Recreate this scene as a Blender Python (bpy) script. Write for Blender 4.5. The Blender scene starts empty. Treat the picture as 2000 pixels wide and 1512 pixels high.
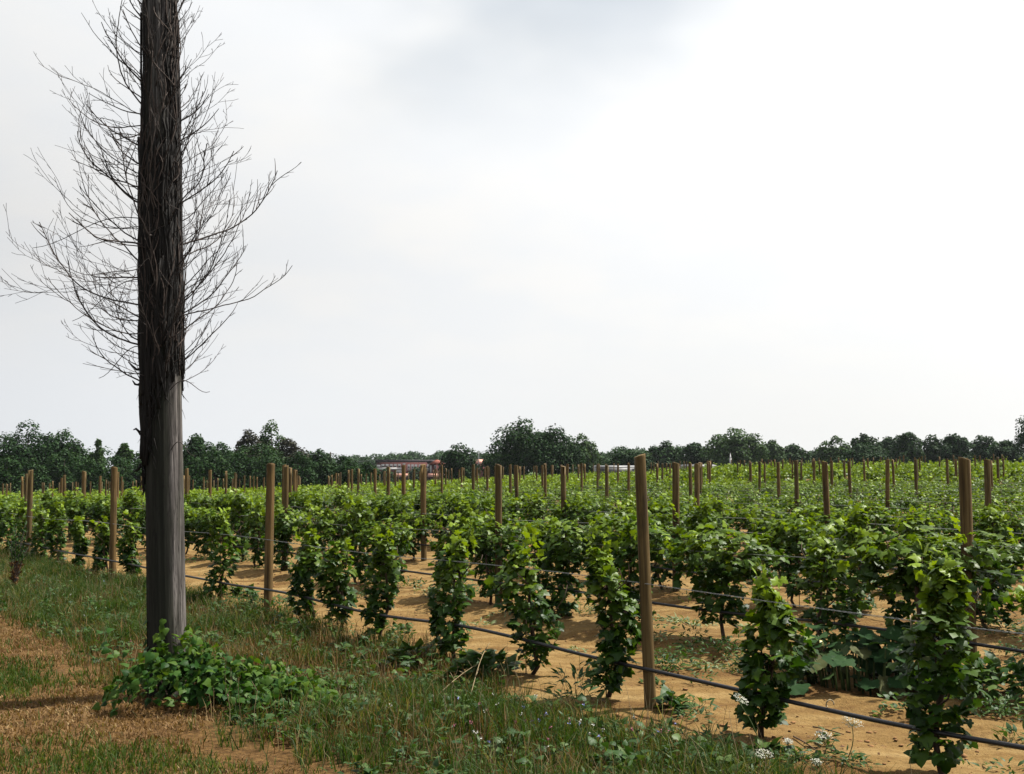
import bpy, math, random
import numpy as np
from mathutils import Vector, Matrix, Euler

# ------------------------------------------------------------------ camera
FPX = 2086.0            # focal length in pixels of the 2000 px wide picture
EYE = 1.70
PITCH = math.atan(156.0 / FPX)
scene = bpy.context.scene
col = scene.collection
cam_d = bpy.data.cameras.new('camera'); cam = bpy.data.objects.new('camera', cam_d); col.objects.link(cam)
cam_d.sensor_fit = 'HORIZONTAL'; cam_d.sensor_width = 36.0; cam_d.lens = 36.0 * FPX / 2000.0
cam_d.clip_start = 0.1; cam_d.clip_end = 5000
cam.location = (0, 0, EYE); cam.rotation_euler = (math.pi / 2 + PITCH, 0, 0)
scene.camera = cam

# ------------------------------------------------------------------ sky, sun, exposure
SUN_AZ, SUN_EL = math.radians(74), math.radians(60)      # azimuth to the right of the view
sdir = Vector((math.sin(SUN_AZ) * math.cos(SUN_EL), math.cos(SUN_AZ) * math.cos(SUN_EL), math.sin(SUN_EL)))
world = bpy.data.worlds.new('World'); scene.world = world; world.use_nodes = True
nt = world.node_tree; nt.nodes.clear()
def wn(t, **k):
    n = nt.nodes.new(t)
    for a, b in k.items(): setattr(n, a, b)
    return n
def wl(a, b): nt.links.new(a, b)
def wmath(op, a, b=None, clamp=False):
    n = wn('ShaderNodeMath', operation=op); n.use_clamp = clamp
    for i, v in enumerate((a, b)):
        if v is None: continue
        if isinstance(v, (int, float)): n.inputs[i].default_value = v
        else: wl(v, n.inputs[i])
    return n.outputs[0]
def wmap(v, a, b, c, d):
    n = wn('ShaderNodeMapRange', interpolation_type='SMOOTHSTEP')
    wl(v, n.inputs[0])
    for i, q in enumerate((a, b, c, d)): n.inputs[1 + i].default_value = q
    return n.outputs[0]
def wmix(f, a, b):
    n = wn('ShaderNodeMix', data_type='RGBA')
    wl(f, n.inputs[0])
    for i, v in ((6, a), (7, b)):
        if isinstance(v, tuple): n.inputs[i].default_value = (*v, 1)
        else: wl(v, n.inputs[i])
    return n.outputs[2]
tc = wn('ShaderNodeTexCoord'); sep = wn('ShaderNodeSeparateXYZ'); wl(tc.outputs['Generated'], sep.inputs[0])
sky = wn('ShaderNodeTexSky', sky_type='NISHITA'); sky.sun_disc = False
sky.sun_elevation = SUN_EL; sky.sun_rotation = SUN_AZ
sky.air_density = 1.0; sky.dust_density = 3.0; sky.ozone_density = 1.0
zc = wmath('ADD', wmath('MAXIMUM', sep.outputs[2], 0.0), 0.22)
comb = wn('ShaderNodeCombineXYZ')
wl(wmath('DIVIDE', sep.outputs[0], zc), comb.inputs[0]); wl(wmath('DIVIDE', sep.outputs[1], zc), comb.inputs[1])
nz = wn('ShaderNodeTexNoise'); wl(comb.outputs[0], nz.inputs['Vector'])
nz.inputs['Scale'].default_value = 1.05; nz.inputs['Detail'].default_value = 4.5; nz.inputs['Roughness'].default_value = .47
nz2 = wn('ShaderNodeTexNoise'); wl(comb.outputs[0], nz2.inputs['Vector'])
nz2.inputs['Scale'].default_value = 3.1; nz2.inputs['Detail'].default_value = 5; nz2.inputs['Roughness'].default_value = .5
vm = wn('ShaderNodeVectorMath', operation='DOT_PRODUCT'); wl(tc.outputs['Generated'], vm.inputs[0]); vm.inputs[1].default_value = sdir
glow = wmap(vm.outputs['Value'], .25, 1.0, 0, 1)
high = wmap(sep.outputs[2], .25, .47, 0, 1)
gap = wmath('MULTIPLY', wmap(nz.outputs[0], .44, .62, 0, 1), high)                 # grey-blue undersides higher up
cloud = wmix(wmap(nz2.outputs[0], .35, .7, 0, 1), (10.3, 10.5, 10.7), (10.9, 10.85, 10.7))
cloud = wmix(gap, cloud, (6.9, 7.6, 8.1))
horizon = wmix(wmap(sep.outputs[0], -.5, .35, 0, 1), (13.2, 13.6, 14.1), (10.5, 10.5, 10.25))
cl = wmix(wmap(sep.outputs[2], .0, .22, 0, 1), horizon, cloud)
cl = wmix(wmath('MULTIPLY', glow, .8), cl, (11, 11, 11))
veil = wmath('SUBTRACT', 1.0, wmath('MULTIPLY', gap, .28))
skyc = wmix(veil, sky.outputs[0], cl)
fall = wmap(vm.outputs['Value'], -.55, .72, .33, 1.0)              # a hazy sky dims away from the sun
fm = wn('ShaderNodeMix', data_type='RGBA', blend_type='MULTIPLY'); fm.inputs[0].default_value = 1.0; wl(skyc, fm.inputs[6]); wl(fall, fm.inputs[7]); skyc = fm.outputs[2]
bg = wn('ShaderNodeBackground'); wl(skyc, bg.inputs[0]); bg.inputs[1].default_value = 0.056
wo = wn('ShaderNodeOutputWorld'); wl(bg.outputs[0], wo.inputs[0])

sun_d = bpy.data.lights.new('sun', 'SUN'); sun_d.energy = 5.0; sun_d.angle = math.radians(1.5); sun_d.color = (1.0, .955, .87)
sun = bpy.data.objects.new('sun', sun_d); col.objects.link(sun)
sun.rotation_euler = (-sdir).to_track_quat('-Z', 'Y').to_euler(); sun.location = (0, 0, 30)

vs = scene.view_settings
vs.view_transform = 'Standard'; vs.look = 'None'; vs.gamma = 1.0; vs.exposure = 0.93; vs.use_curve_mapping = False
cy = scene.cycles
cy.max_bounces = 5; cy.diffuse_bounces = 0; cy.glossy_bounces = 2; cy.transmission_bounces = 3
cy.transparent_max_bounces = 4; cy.volume_bounces = 0; cy.use_denoising = True
cy.caustics_reflective = False; cy.caustics_refractive = False; cy.sample_clamp_indirect = 4.0

# ------------------------------------------------------------------ maths helpers
rng = np.random.default_rng(7); random.seed(7)
CP, SP = math.cos(PITCH), math.sin(PITCH)
def pix(px, py, z=0.0):
    """world point at height z that the picture shows at pixel px, py (2000 px wide picture)"""
    u = (px - 1000) / FPX; v = -(py - 756) / FPX
    d = np.array((u, CP - v * SP, SP + v * CP)); t = (z - EYE) / d[2]
    return d * t + np.array((0, 0, EYE))
def pdepth(px, py, depth):
    u = (px - 1000) / FPX; v = -(py - 756) / FPX
    d = np.array((u, CP - v * SP, SP + v * CP)); return d * (depth / d[1]) + np.array((0, 0, EYE))
def proj(x, y, z):
    x = np.asarray(x, float); y = np.asarray(y, float); z = np.asarray(z, float) - EYE
    dep = y * CP + z * SP; up = -y * SP + z * CP
    dep = np.where(np.abs(dep) < .05, .05, dep)
    return 1000 + FPX * x / dep, 756 - FPX * up / dep, dep
def _h(ix, iy, s):
    n = (ix.astype(np.int64) * 374761393 + iy.astype(np.int64) * 668265263 + s * 1274126177) & 0x7fffffff
    n = ((n ^ (n >> 13)) * 1274126177) & 0x7fffffff
    return ((n ^ (n >> 16)) & 0xffff) / 65535.0
def vnoise(x, y, s=0):
    x = np.asarray(x, float); y = np.asarray(y, float)
    ix = np.floor(x); iy = np.floor(y); fx = x - ix; fy = y - iy
    fx = fx * fx * (3 - 2 * fx); fy = fy * fy * (3 - 2 * fy)
    a = _h(ix, iy, s); b = _h(ix + 1, iy, s); c = _h(ix, iy + 1, s); d = _h(ix + 1, iy + 1, s)
    return (a * (1 - fx) + b * fx) * (1 - fy) + (c * (1 - fx) + d * fx) * fy
def fbm(x, y, s=0, o=3):
    v = 0; a = .5; t = 0
    for i in range(o):
        v = v + a * vnoise(x * 2 ** i + 17.3 * i, y * 2 ** i - 9.1 * i, s + i); t += a; a *= .5
    return v / t
def sstep(a, b, x): t = np.clip((np.asarray(x, float) - a) / (b - a), 0, 1); return t * t * (3 - 2 * t)

# vine rows: unit vector along the rows and across them
DX, DY = -0.609, 0.793
NX, NY = 0.793, 0.609
POST_A = pix(1266, 1397)
C1 = POST_A[0] * NX + POST_A[1] * NY
S1 = POST_A[0] * DX + POST_A[1] * DY
PITCH_ROW = 2.6
def cs(c, s): return c * NX + s * DX, c * NY + s * DY
def tocs(x, y): return x * NX + y * NY, x * DX + y * DY
def gz(x, y):
    x = np.asarray(x, float); y = np.asarray(y, float)
    t = np.clip(y, 0, 140) * x * np.where(x > 0, .00035, .0006)
    z = 1.6 * np.tanh(t / 1.6) - 2.6 * sstep(140, 300, y)
    c, s = tocs(x, y)
    near = 1 - sstep(35, 60, np.hypot(x, y))
    soil = sstep(C1 - .75, C1 - .3, c)
    m = soil * (.035 * np.cos(2 * np.pi * (c - C1) / PITCH_ROW) + .05 * (vnoise(c * 3.2, s * .25, 3) - .5) + .05 * (fbm(c * 3, s * 1.6, 5) - .5)
                + .06 * np.maximum(0, fbm(x * 5, y * 5, 8, 3) - .48))
    lc = ((c - C1) % PITCH_ROW) - PITCH_ROW / 2                     # wheel ruts either side of each lane's middle
    m = m - soil * .035 * (np.exp(-((np.abs(lc) - .55) / .13) ** 2)) * (.6 + .8 * vnoise(s * 1.3, c * 2, 21)) + soil * .02 * np.abs(np.sin(s * 14 + 3 * vnoise(s * 2, c, 5))) * np.exp(-((np.abs(lc) - .55) / .10) ** 2)
    m = m + (1 - soil) * (.10 * (fbm(x * .8, y * .8, 11) - .5) + .03 * (vnoise(x * 4, y * 4, 12) - .5))
    return z + m * near

# ------------------------------------------------------------------ mesh helpers
def mk_mesh(name, V, T, mats=(), attrs=None, smooth=False, midx=None):
    V = np.ascontiguousarray(V, np.float32); T = np.ascontiguousarray(T, np.int32); k = T.shape[1]
    me = bpy.data.meshes.new(name)
    me.vertices.add(len(V)); me.vertices.foreach_set('co', V.ravel())
    me.loops.add(T.size); me.loops.foreach_set('vertex_index', T.ravel())
    me.polygons.add(len(T)); me.polygons.foreach_set('loop_start', np.arange(0, T.size, k, dtype=np.int32))
    if smooth: me.polygons.foreach_set('use_smooth', np.ones(len(T), bool))
    for m in mats: me.materials.append(m)
    if midx is not None: me.polygons.foreach_set('material_index', np.ascontiguousarray(midx, np.int32))
    for a, v in (attrs or {}).items():
        at = me.attributes.new(a, 'FLOAT', 'POINT'); at.data.foreach_set('value', np.ascontiguousarray(v, np.float32))
    me.update(calc_edges=True)
    return me
class MB:
    def __init__(s): s.V = []; s.T = []; s.A = {}; s.M = []; s.n = 0
    def add(s, V, T, mat=0, **attrs):
        V = np.asarray(V, float); T = np.asarray(T, int)
        s.V.append(V); s.T.append(T + s.n); s.M.append(np.full(len(T), mat)); s.n += len(V)
        for a, v in attrs.items(): s.A.setdefault(a, []).append(np.broadcast_to(np.asarray(v, float), (len(V),)))
        return s
    def mesh(s, name, mats, smooth=False):
        A = {a: np.concatenate(v) for a, v in s.A.items()}
        return mk_mesh(name, np.concatenate(s.V), np.concatenate(s.T), mats, A, smooth, np.concatenate(s.M))
def link(name, me, parent=None, loc=None, rz=None, rot=None, sc=None):
    o = bpy.data.objects.new(name, me); col.objects.link(o)
    if parent is not None: o.parent = parent
    if loc is not None: o.location = [float(q) for q in loc]
    if rz is not None: o.rotation_euler = (0, 0, rz)
    if rot is not None: o.rotation_euler = rot
    if sc is not None: o.scale = (sc, sc, sc) if isinstance(sc, (int, float)) else sc
    return o
def tag(o, label=None, cat=None, group=None, kind=None):
    for k, v in (('label', label), ('category', cat), ('group', group), ('kind', kind)):
        if v: o[k] = v
    return o
def empty(name, loc, rz=0, sc=None):
    o = bpy.data.objects.new(name, None); col.objects.link(o); o.empty_display_size = .1
    o.location = [float(q) for q in loc]; o.rotation_euler = (0, 0, rz)
    if sc: o.scale = sc if isinstance(sc, tuple) else (sc,) * 3
    return o
def norm(v): return v / np.maximum(np.linalg.norm(v, axis=-1, keepdims=True), 1e-9)
def tube(path, rad, sides=6, cap=True):
    P = np.asarray(path, float); n = len(P); R = np.broadcast_to(np.asarray(rad, float), (n,))
    tg = norm(np.gradient(P, axis=0))
    ref = np.array((0, 0, 1.)) if abs(tg[:, 2]).mean() < .8 else np.array((1., 0, 0))
    u = norm(np.cross(tg, ref)); w = np.cross(tg, u)
    a = np.arange(sides) * 2 * np.pi / sides
    V = P[:, None] + R[:, None, None] * (np.cos(a)[None, :, None] * u[:, None] + np.sin(a)[None, :, None] * w[:, None])
    V = V.reshape(-1, 3); i = np.arange(n - 1)[:, None] * sides; j = np.arange(sides)[None]; k = (j + 1) % sides
    A, B, C, D = (i + j).ravel(), (i + k).ravel(), (i + sides + k).ravel(), (i + sides + j).ravel()
    T = np.concatenate([np.stack([A, B, C], 1), np.stack([A, C, D], 1)])
    if cap:
        V = np.concatenate([V, P[:1], P[-1:]]); b = n * sides; j = np.arange(sides); k = (j + 1) % sides
        T = np.concatenate([T, np.stack([j * 0 + b, k, j], 1), np.stack([j * 0 + b + 1, (n - 1) * sides + j, (n - 1) * sides + k], 1)])
    return V, T
def box(x0, x1, y0, y1, z0, z1):
    V = np.array([(x, y, z) for z in (z0, z1) for y in (y0, y1) for x in (x0, x1)], float)
    T = np.array([(0, 2, 1), (1, 2, 3), (4, 5, 6), (5, 7, 6), (0, 1, 4), (1, 5, 4), (2, 6, 3), (3, 6, 7), (0, 4, 2), (2, 4, 6), (1, 3, 5), (3, 7, 5)])
    return V, T
def scatter(tpl, pos, yd, nm, size):
    """copies of a leaf template (V, T): y axis along yd, z axis along nm"""
    TV, TT = tpl; N = len(pos); nm = norm(nm); yd = norm(yd - (yd * nm).sum(1, keepdims=True) * nm); xd = np.cross(yd, nm)
    size = np.broadcast_to(np.asarray(size, float), (N,))[:, None, None]
    V = pos[:, None] + size * (TV[None, :, :1] * xd[:, None] + TV[None, :, 1:2] * yd[:, None] + TV[None, :, 2:] * nm[:, None])
    T = TT[None] + (np.arange(N) * len(TV))[:, None, None]
    return V.reshape(-1, 3), T.reshape(-1, 3)
def fan(rim, centre):
    V = np.array([centre] + list(rim), float); n = len(rim)
    return V, np.array([(0, 1 + i, 1 + (i + 1) % n) for i in range(n)])
def leaf_from_half(half, cy_, cup=.25, fold=.18):
    rim = half + [(-x, y) for x, y in reversed(half[1:-1])]
    pts = [(x, y, -cup * (y - cy_) ** 2 - fold * abs(x) ** 1.3 + .05 * math.sin(9 * x + 5 * y)) for x, y in rim]
    return fan(pts, (0, cy_, .04))
VINE_LEAF = leaf_from_half([(0, .06), (.15, -.14), (.36, -.16), (.47, .0), (.40, .16), (.60, .24), (.58, .44), (.33, .50), (.24, .74), (0, 1.0)], .3)
VINE_MID = leaf_from_half([(0, 0), (.34, -.12), (.52, .28), (.26, .62), (0, .95)], .3)
LOW = (np.array([(0, 0, 0), (.5, .45, -.1), (0, 1, -.12), (-.5, .45, -.1)]), np.array([(0, 1, 2), (0, 2, 3)]))
IVY_LEAF = leaf_from_half([(0, .02), (.2, -.06), (.42, .08), (.46, .26), (.30, .55), (.12, .82), (0, 1.05)], .32, .3, .2)
SQUASH_LEAF = leaf_from_half([(0, .18), (.12, -.05), (.34, -.12), (.50, .02), (.48, .18), (.60, .34), (.52, .56), (.38, .62), (.34, .82), (.16, .84), (0, .98)], .38, -.10, -.16)
LANCE = leaf_from_half([(0, 0), (.10, .2), (.13, .45), (.07, .75), (0, 1.0)], .4, .35, .3)
def rv(n, s=1.0): return rng.normal(0, s, (n, 3))

# ------------------------------------------------------------------ materials
def new_mat(name):
    m = bpy.data.materials.new(name); m.use_nodes = True; t = m.node_tree; t.nodes.clear()
    return m, t, t.nodes.new('ShaderNodeOutputMaterial')
def N(t, typ, ins=None, **k):
    n = t.nodes.new(typ)
    for a, b in k.items(): setattr(n, a, b)
    for a, b in (ins or {}).items():
        if hasattr(b, 'is_linked') or isinstance(b, bpy.types.NodeSocket): t.links.new(b, n.inputs[a])
        else:
            if isinstance(b, tuple) and len(b) == 3 and n.inputs[a].type == 'RGBA': b = (*b, 1)
            n.inputs[a].default_value = b
    return n
def ramp(t, fac, stops):
    n = t.nodes.new('ShaderNodeValToRGB'); t.links.new(fac, n.inputs[0]); e = n.color_ramp.elements
    while len(e) < len(stops): e.new(.5)
    for q, (p, c) in zip(e, stops): q.position = p; q.color = (*c, 1)
    return n.outputs[0]
def mixc(t, f, a, b, mode='MIX'):
    n = t.nodes.new('ShaderNodeMix'); n.data_type = 'RGBA'; n.blend_type = mode
    for i, v in ((0, f), (6, a), (7, b)):
        if isinstance(v, (int, float)): n.inputs[i].default_value = v
        elif isinstance(v, tuple): n.inputs[i].default_value = (*v, 1)
        else: t.links.new(v, n.inputs[i])
    return n.outputs[2]
def leaf_mat(name, ramp_stops, young=None, rough=.45, trans=.30, spec=.2, tcol=1.6, k=.72):
    m, t, out = new_mat(name)
    at = N(t, 'ShaderNodeAttribute', attribute_name='tint'); oi = N(t, 'ShaderNodeObjectInfo')
    f = N(t, 'ShaderNodeMath', {0: at.outputs['Fac'], 1: oi.outputs['Random']}, operation='ADD')
    f = N(t, 'ShaderNodeMath', {0: f.outputs[0]}, operation='FRACT')
    c = ramp(t, f.outputs[0], [(q, tuple(k * w for w in e)) for q, e in ramp_stops])
    if young: young = tuple(k * w for w in young)
    if young:
        yo = N(t, 'ShaderNodeAttribute', attribute_name='young')
        c = mixc(t, yo.outputs['Fac'], c, young)
    tx = N(t, 'ShaderNodeTexCoord')
    nz = N(t, 'ShaderNodeTexNoise', {'Vector': tx.outputs['Object'], 'Scale': 22.0, 'Detail': 2.0})
    c = mixc(t, N(t, 'ShaderNodeMapRange', {0: nz.outputs[0], 1: .3, 2: .7, 3: 0.0, 4: .35}).outputs[0], c, mixc(t, 1.0, c, (.55, .6, .5), 'MULTIPLY'))
    p = N(t, 'ShaderNodeBsdfPrincipled', {'Base Color': c, 'Roughness': rough, 'Specular IOR Level': spec})
    tr = N(t, 'ShaderNodeBsdfTranslucent', {'Color': mixc(t, 1.0, c, (tcol * 1.05, tcol, tcol * .35), 'MULTIPLY')})
    mx = N(t, 'ShaderNodeMixShader', {0: trans, 1: p.outputs[0], 2: tr.outputs[0]})
    t.links.new(mx.outputs[0], out.inputs[0]); return m
M = {}
G_DK, G_MD, G_LT = (.014, .046, .005), (.036, .100, .008), (.090, .180, .012)
M['vine'] = leaf_mat('vine_leaf', [(0, G_DK), (.45, G_MD), (.8, (.064, .130, .012)), (1, G_LT)], young=(.31, .45, .020), k=.62)
M['vine_far'] = leaf_mat('vine_leaf_far', [(0, (.016, .050, .006)), (.5, (.040, .108, .008)), (1, (.090, .18, .012))], young=(.29, .42, .020), trans=.28, k=.66)
M['ivy'] = leaf_mat('ivy_leaf', [(0, (.020, .07, .012)), (.6, (.045, .125, .018)), (1, (.11, .19, .03))], young=(.15, .25, .02), rough=.5, spec=.12, k=.62)
M['squash'] = leaf_mat('squash_leaf', [(0, (.022, .06, .020)), (.7, (.038, .088, .028)), (.93, (.07, .12, .04)), (1, (.16, .15, .07))], rough=.6, trans=.15, k=.6, spec=.05)
M['weed'] = leaf_mat('weed_leaf', [(0, (.025, .07, .018)), (.6, (.05, .11, .022)), (1, (.10, .16, .035))], trans=.25, rough=.5)
M['wilt'] = leaf_mat('wilted_leaf', [(0, (.14, .20, .08)), (1, (.26, .30, .14))], trans=.2, rough=.6)
M['grass'] = leaf_mat('grass_blade', [(0, (.026, .060, .010)), (.55, (.058, .105, .016)), (.85, (.11, .15, .03)), (1, (.24, .22, .09))], trans=.35, rough=.55, spec=.15)
M['dry'] = leaf_mat('dry_grass_blade', [(0, (.085, .042, .015)), (.6, (.155, .082, .030)), (.9, (.24, .145, .06)), (1, (.36, .26, .13))], trans=.2, rough=.7, spec=.2, k=.95)
M['tree'] = leaf_mat('tree_leaf', [(0, (.011, .036, .010)), (.6, (.020, .060, .015)), (1, (.045, .095, .022))], trans=.15, rough=.6, spec=.1)
M['tree_lt'] = leaf_mat('tree_leaf_light', [(0, (.03, .07, .02)), (.6, (.05, .105, .028)), (1, (.08, .14, .04))], trans=.2, rough=.6, spec=.1)
M['tree_red'] = leaf_mat('tree_leaf_bronze', [(0, (.024, .024, .016)), (.6, (.038, .036, .022)), (1, (.055, .06, .03))], trans=.12, rough=.6, spec=.1)
M['shrub'] = leaf_mat('shrub_leaf', [(0, (.012, .038, .009)), (.6, (.022, .064, .014)), (1, (.045, .095, .022))], trans=.15, rough=.6, spec=.1)
M['dead_leaf'] = leaf_mat('dead_leaf', [(0, (.10, .045, .018)), (1, (.2, .10, .04))], trans=.15, rough=.7, spec=.2)

def plain(name, c, rough=.6, bump=None, spec=.4, var=.25, scale=8.0, stretch=(1, 1, 1), metal=0.0, c2=None):
    m, t, out = new_mat(name)
    tx = N(t, 'ShaderNodeTexCoord'); mp = N(t, 'ShaderNodeMapping', {'Vector': tx.outputs['Object'], 'Scale': stretch})
    nz = N(t, 'ShaderNodeTexNoise', {'Vector': mp.outputs[0], 'Scale': scale, 'Detail': 6.0, 'Roughness': .6})
    oi = N(t, 'ShaderNodeObjectInfo')
    c = tuple(.7 * q for q in c)
    lo = tuple(q * (1 - var) for q in c); hi = c2 or tuple(min(1, q * (1 + var)) for q in c)
    cc = ramp(t, nz.outputs[0], [(.3, lo), (.7, hi)])
    br = N(t, 'ShaderNodeMapRange', {0: oi.outputs['Random'], 3: 1 - var * .6, 4: 1 + var * .6})
    cc = mixc(t, 1.0, cc, br.outputs[0], 'MULTIPLY')
    p = N(t, 'ShaderNodeBsdfPrincipled', {'Base Color': cc, 'Roughness': rough, 'Specular IOR Level': spec, 'Metallic': metal})
    if bump:
        b = N(t, 'ShaderNodeBump', {'Height': nz.outputs[0], 'Strength': bump, 'Distance': .01}); t.links.new(b.outputs[0], p.inputs['Normal'])
    t.links.new(p.outputs[0], out.inputs[0]); return m
M['stem'] = plain('vine_stem', (.09, .055, .03), .8, .6, var=.35, scale=30, stretch=(1, 1, .25))
M['green_stem'] = plain('green_stem', (.10, .15, .04), .6, var=.3)
M['twig'] = plain('dead_twig', (.060, .045, .038), .85, .4, var=.4, scale=25)
M['mat'] = plain('dead_vine_mat', (.008, .0055, .0045), .9, .7, var=.5, scale=18, stretch=(1, 1, .3))
M['runner'] = plain('dead_runner', (.095, .066, .052), .85, .4, var=.4, scale=25)
M['trunk'] = plain('tree_bark', (.05, .038, .028), .9, .6, var=.35, scale=4, stretch=(1, 1, .3))
M['hose'] = plain('black_hose', (.014, .013, .016), .38, spec=.5, var=.2)
M['wire'] = plain('galvanised_wire', (.42, .43, .42), .45, var=.25, metal=.7, scale=60)
M['twine'] = plain('twine', (.45, .36, .22), .8)
M['umbel'] = plain('white_umbel', (.58, .58, .48), .8, var=.12, scale=40)
M['straw'] = plain('dry_stalk', (.30, .22, .11), .7, var=.3, scale=20)
M['clod'] = plain('soil_clod', (.25, .125, .045), .95, .6, var=.35, scale=14)
M['pink'] = plain('pink_flower', (.45, .14, .20), .7); M['blue'] = plain('blue_flower', (.22, .24, .55), .7); M['whitef'] = plain('white_flower', (.7, .7, .62), .7)
M['grape'] = plain('squash_fruit', (.55, .50, .18), .4)

# treated wooden post: vertical grain, cracks, darker damp patches, end grain lighter
def post_mat():
    m, t, out = new_mat('post_wood')
    tx = N(t, 'ShaderNodeTexCoord'); oi = N(t, 'ShaderNodeObjectInfo')
    off = N(t, 'ShaderNodeVectorMath', {0: tx.outputs['Object'], 1: oi.outputs['Location']}, operation='ADD')
    mp = N(t, 'ShaderNodeMapping', {'Vector': off.outputs[0], 'Scale': (38, 38, 1.6)})
    g = N(t, 'ShaderNodeTexNoise', {'Vector': mp.outputs[0], 'Scale': 1.0, 'Detail': 7.0, 'Roughness': .65})
    mp2 = N(t, 'ShaderNodeMapping', {'Vector': off.outputs[0], 'Scale': (9, 9, 2.4)})
    b = N(t, 'ShaderNodeTexNoise', {'Vector': mp2.outputs[0], 'Scale': 1.0, 'Detail': 4.0, 'Roughness': .6})
    c = ramp(t, g.outputs[0], [(.30, (.040, .023, .007)), (.5, (.120, .072, .023)), (.70, (.20, .130, .048))])
    c = mixc(t, N(t, 'ShaderNodeMapRange', {0: b.outputs[0], 1: .52, 2: .75, 3: 0., 4: .8}).outputs[0], c, (.026, .016, .008))
    gr = N(t, 'ShaderNodeMapRange', {0: oi.outputs['Random'], 3: .0, 4: .95})
    c = mixc(t, gr.outputs[0], c, mixc(t, 1.0, c, (.62, .72, .74), 'MULTIPLY'))
    bp = N(t, 'ShaderNodeBump', {'Height': g.outputs[0], 'Strength': .5, 'Distance': .006})
    p = N(t, 'ShaderNodeBsdfPrincipled', {'Base Color': c, 'Roughness': .8, 'Specular IOR Level': .25, 'Normal': bp.outputs[0]})
    t.links.new(p.outputs[0], out.inputs[0]); return m
M['post'] = post_mat()
def pole_mat():
    m, t, out = new_mat('weathered_pole_wood')
    tx = N(t, 'ShaderNodeTexCoord')
    mp = N(t, 'ShaderNodeMapping', {'Vector': tx.outputs['Object'], 'Scale': (46, 46, 1.5)})
    g = N(t, 'ShaderNodeTexNoise', {'Vector': mp.outputs[0], 'Scale': 1.0, 'Detail': 8.0, 'Roughness': .68, 'Distortion': .3})
    mp2 = N(t, 'ShaderNodeMapping', {'Vector': tx.outputs['Object'], 'Scale': (5, 5, .8)})
    b = N(t, 'ShaderNodeTexNoise', {'Vector': mp2.outputs[0], 'Scale': 1.0, 'Detail': 5.0})
    cr = N(t, 'ShaderNodeAttribute', attribute_name='crack')
    mp3 = N(t, 'ShaderNodeMapping', {'Vector': tx.outputs['Object'], 'Scale': (60, 60, 2.6)})
    f3 = N(t, 'ShaderNodeTexNoise', {'Vector': mp3.outputs[0], 'Scale': 1.0, 'Detail': 3.0, 'Roughness': .5, 'Distortion': .6})
    rd = N(t, 'ShaderNodeMath', {0: f3.outputs[0], 1: .5}, operation='SUBTRACT'); rd = N(t, 'ShaderNodeMath', {0: rd.outputs[0]}, operation='ABSOLUTE')
    ck = N(t, 'ShaderNodeMapRange', {0: rd.outputs[0], 1: .0, 2: .035, 3: .9, 4: 0.})
    c = ramp(t, g.outputs[0], [(.36, (.014, .011, .010)), (.5, (.082, .072, .067)), (.66, (.24, .215, .20))])
    c = mixc(t, N(t, 'ShaderNodeMapRange', {0: b.outputs[0], 1: .46, 2: .68, 3: 0., 4: .75}).outputs[0], c, (.030, .034, .016))
    al = N(t, 'ShaderNodeAttribute', attribute_name='algae_shade')
    c = mixc(t, al.outputs['Fac'], c, mixc(t, g.outputs[0], (.003, .004, .002), (.020, .022, .013)))  # green algae tint, deepened to paint shade on the pole's unlit side
    c = mixc(t, ck.outputs[0], c, (.010, .008, .007))
    c = mixc(t, cr.outputs['Fac'], c, (.008, .006, .005))
    bp = N(t, 'ShaderNodeBump', {'Height': g.outputs[0], 'Strength': .7, 'Distance': .008})
    p = N(t, 'ShaderNodeBsdfPrincipled', {'Base Color': c, 'Roughness': .85, 'Specular IOR Level': .2, 'Normal': bp.outputs[0]})
    t.links.new(p.outputs[0], out.inputs[0]); return m
M['pole'] = pole_mat()
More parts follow.
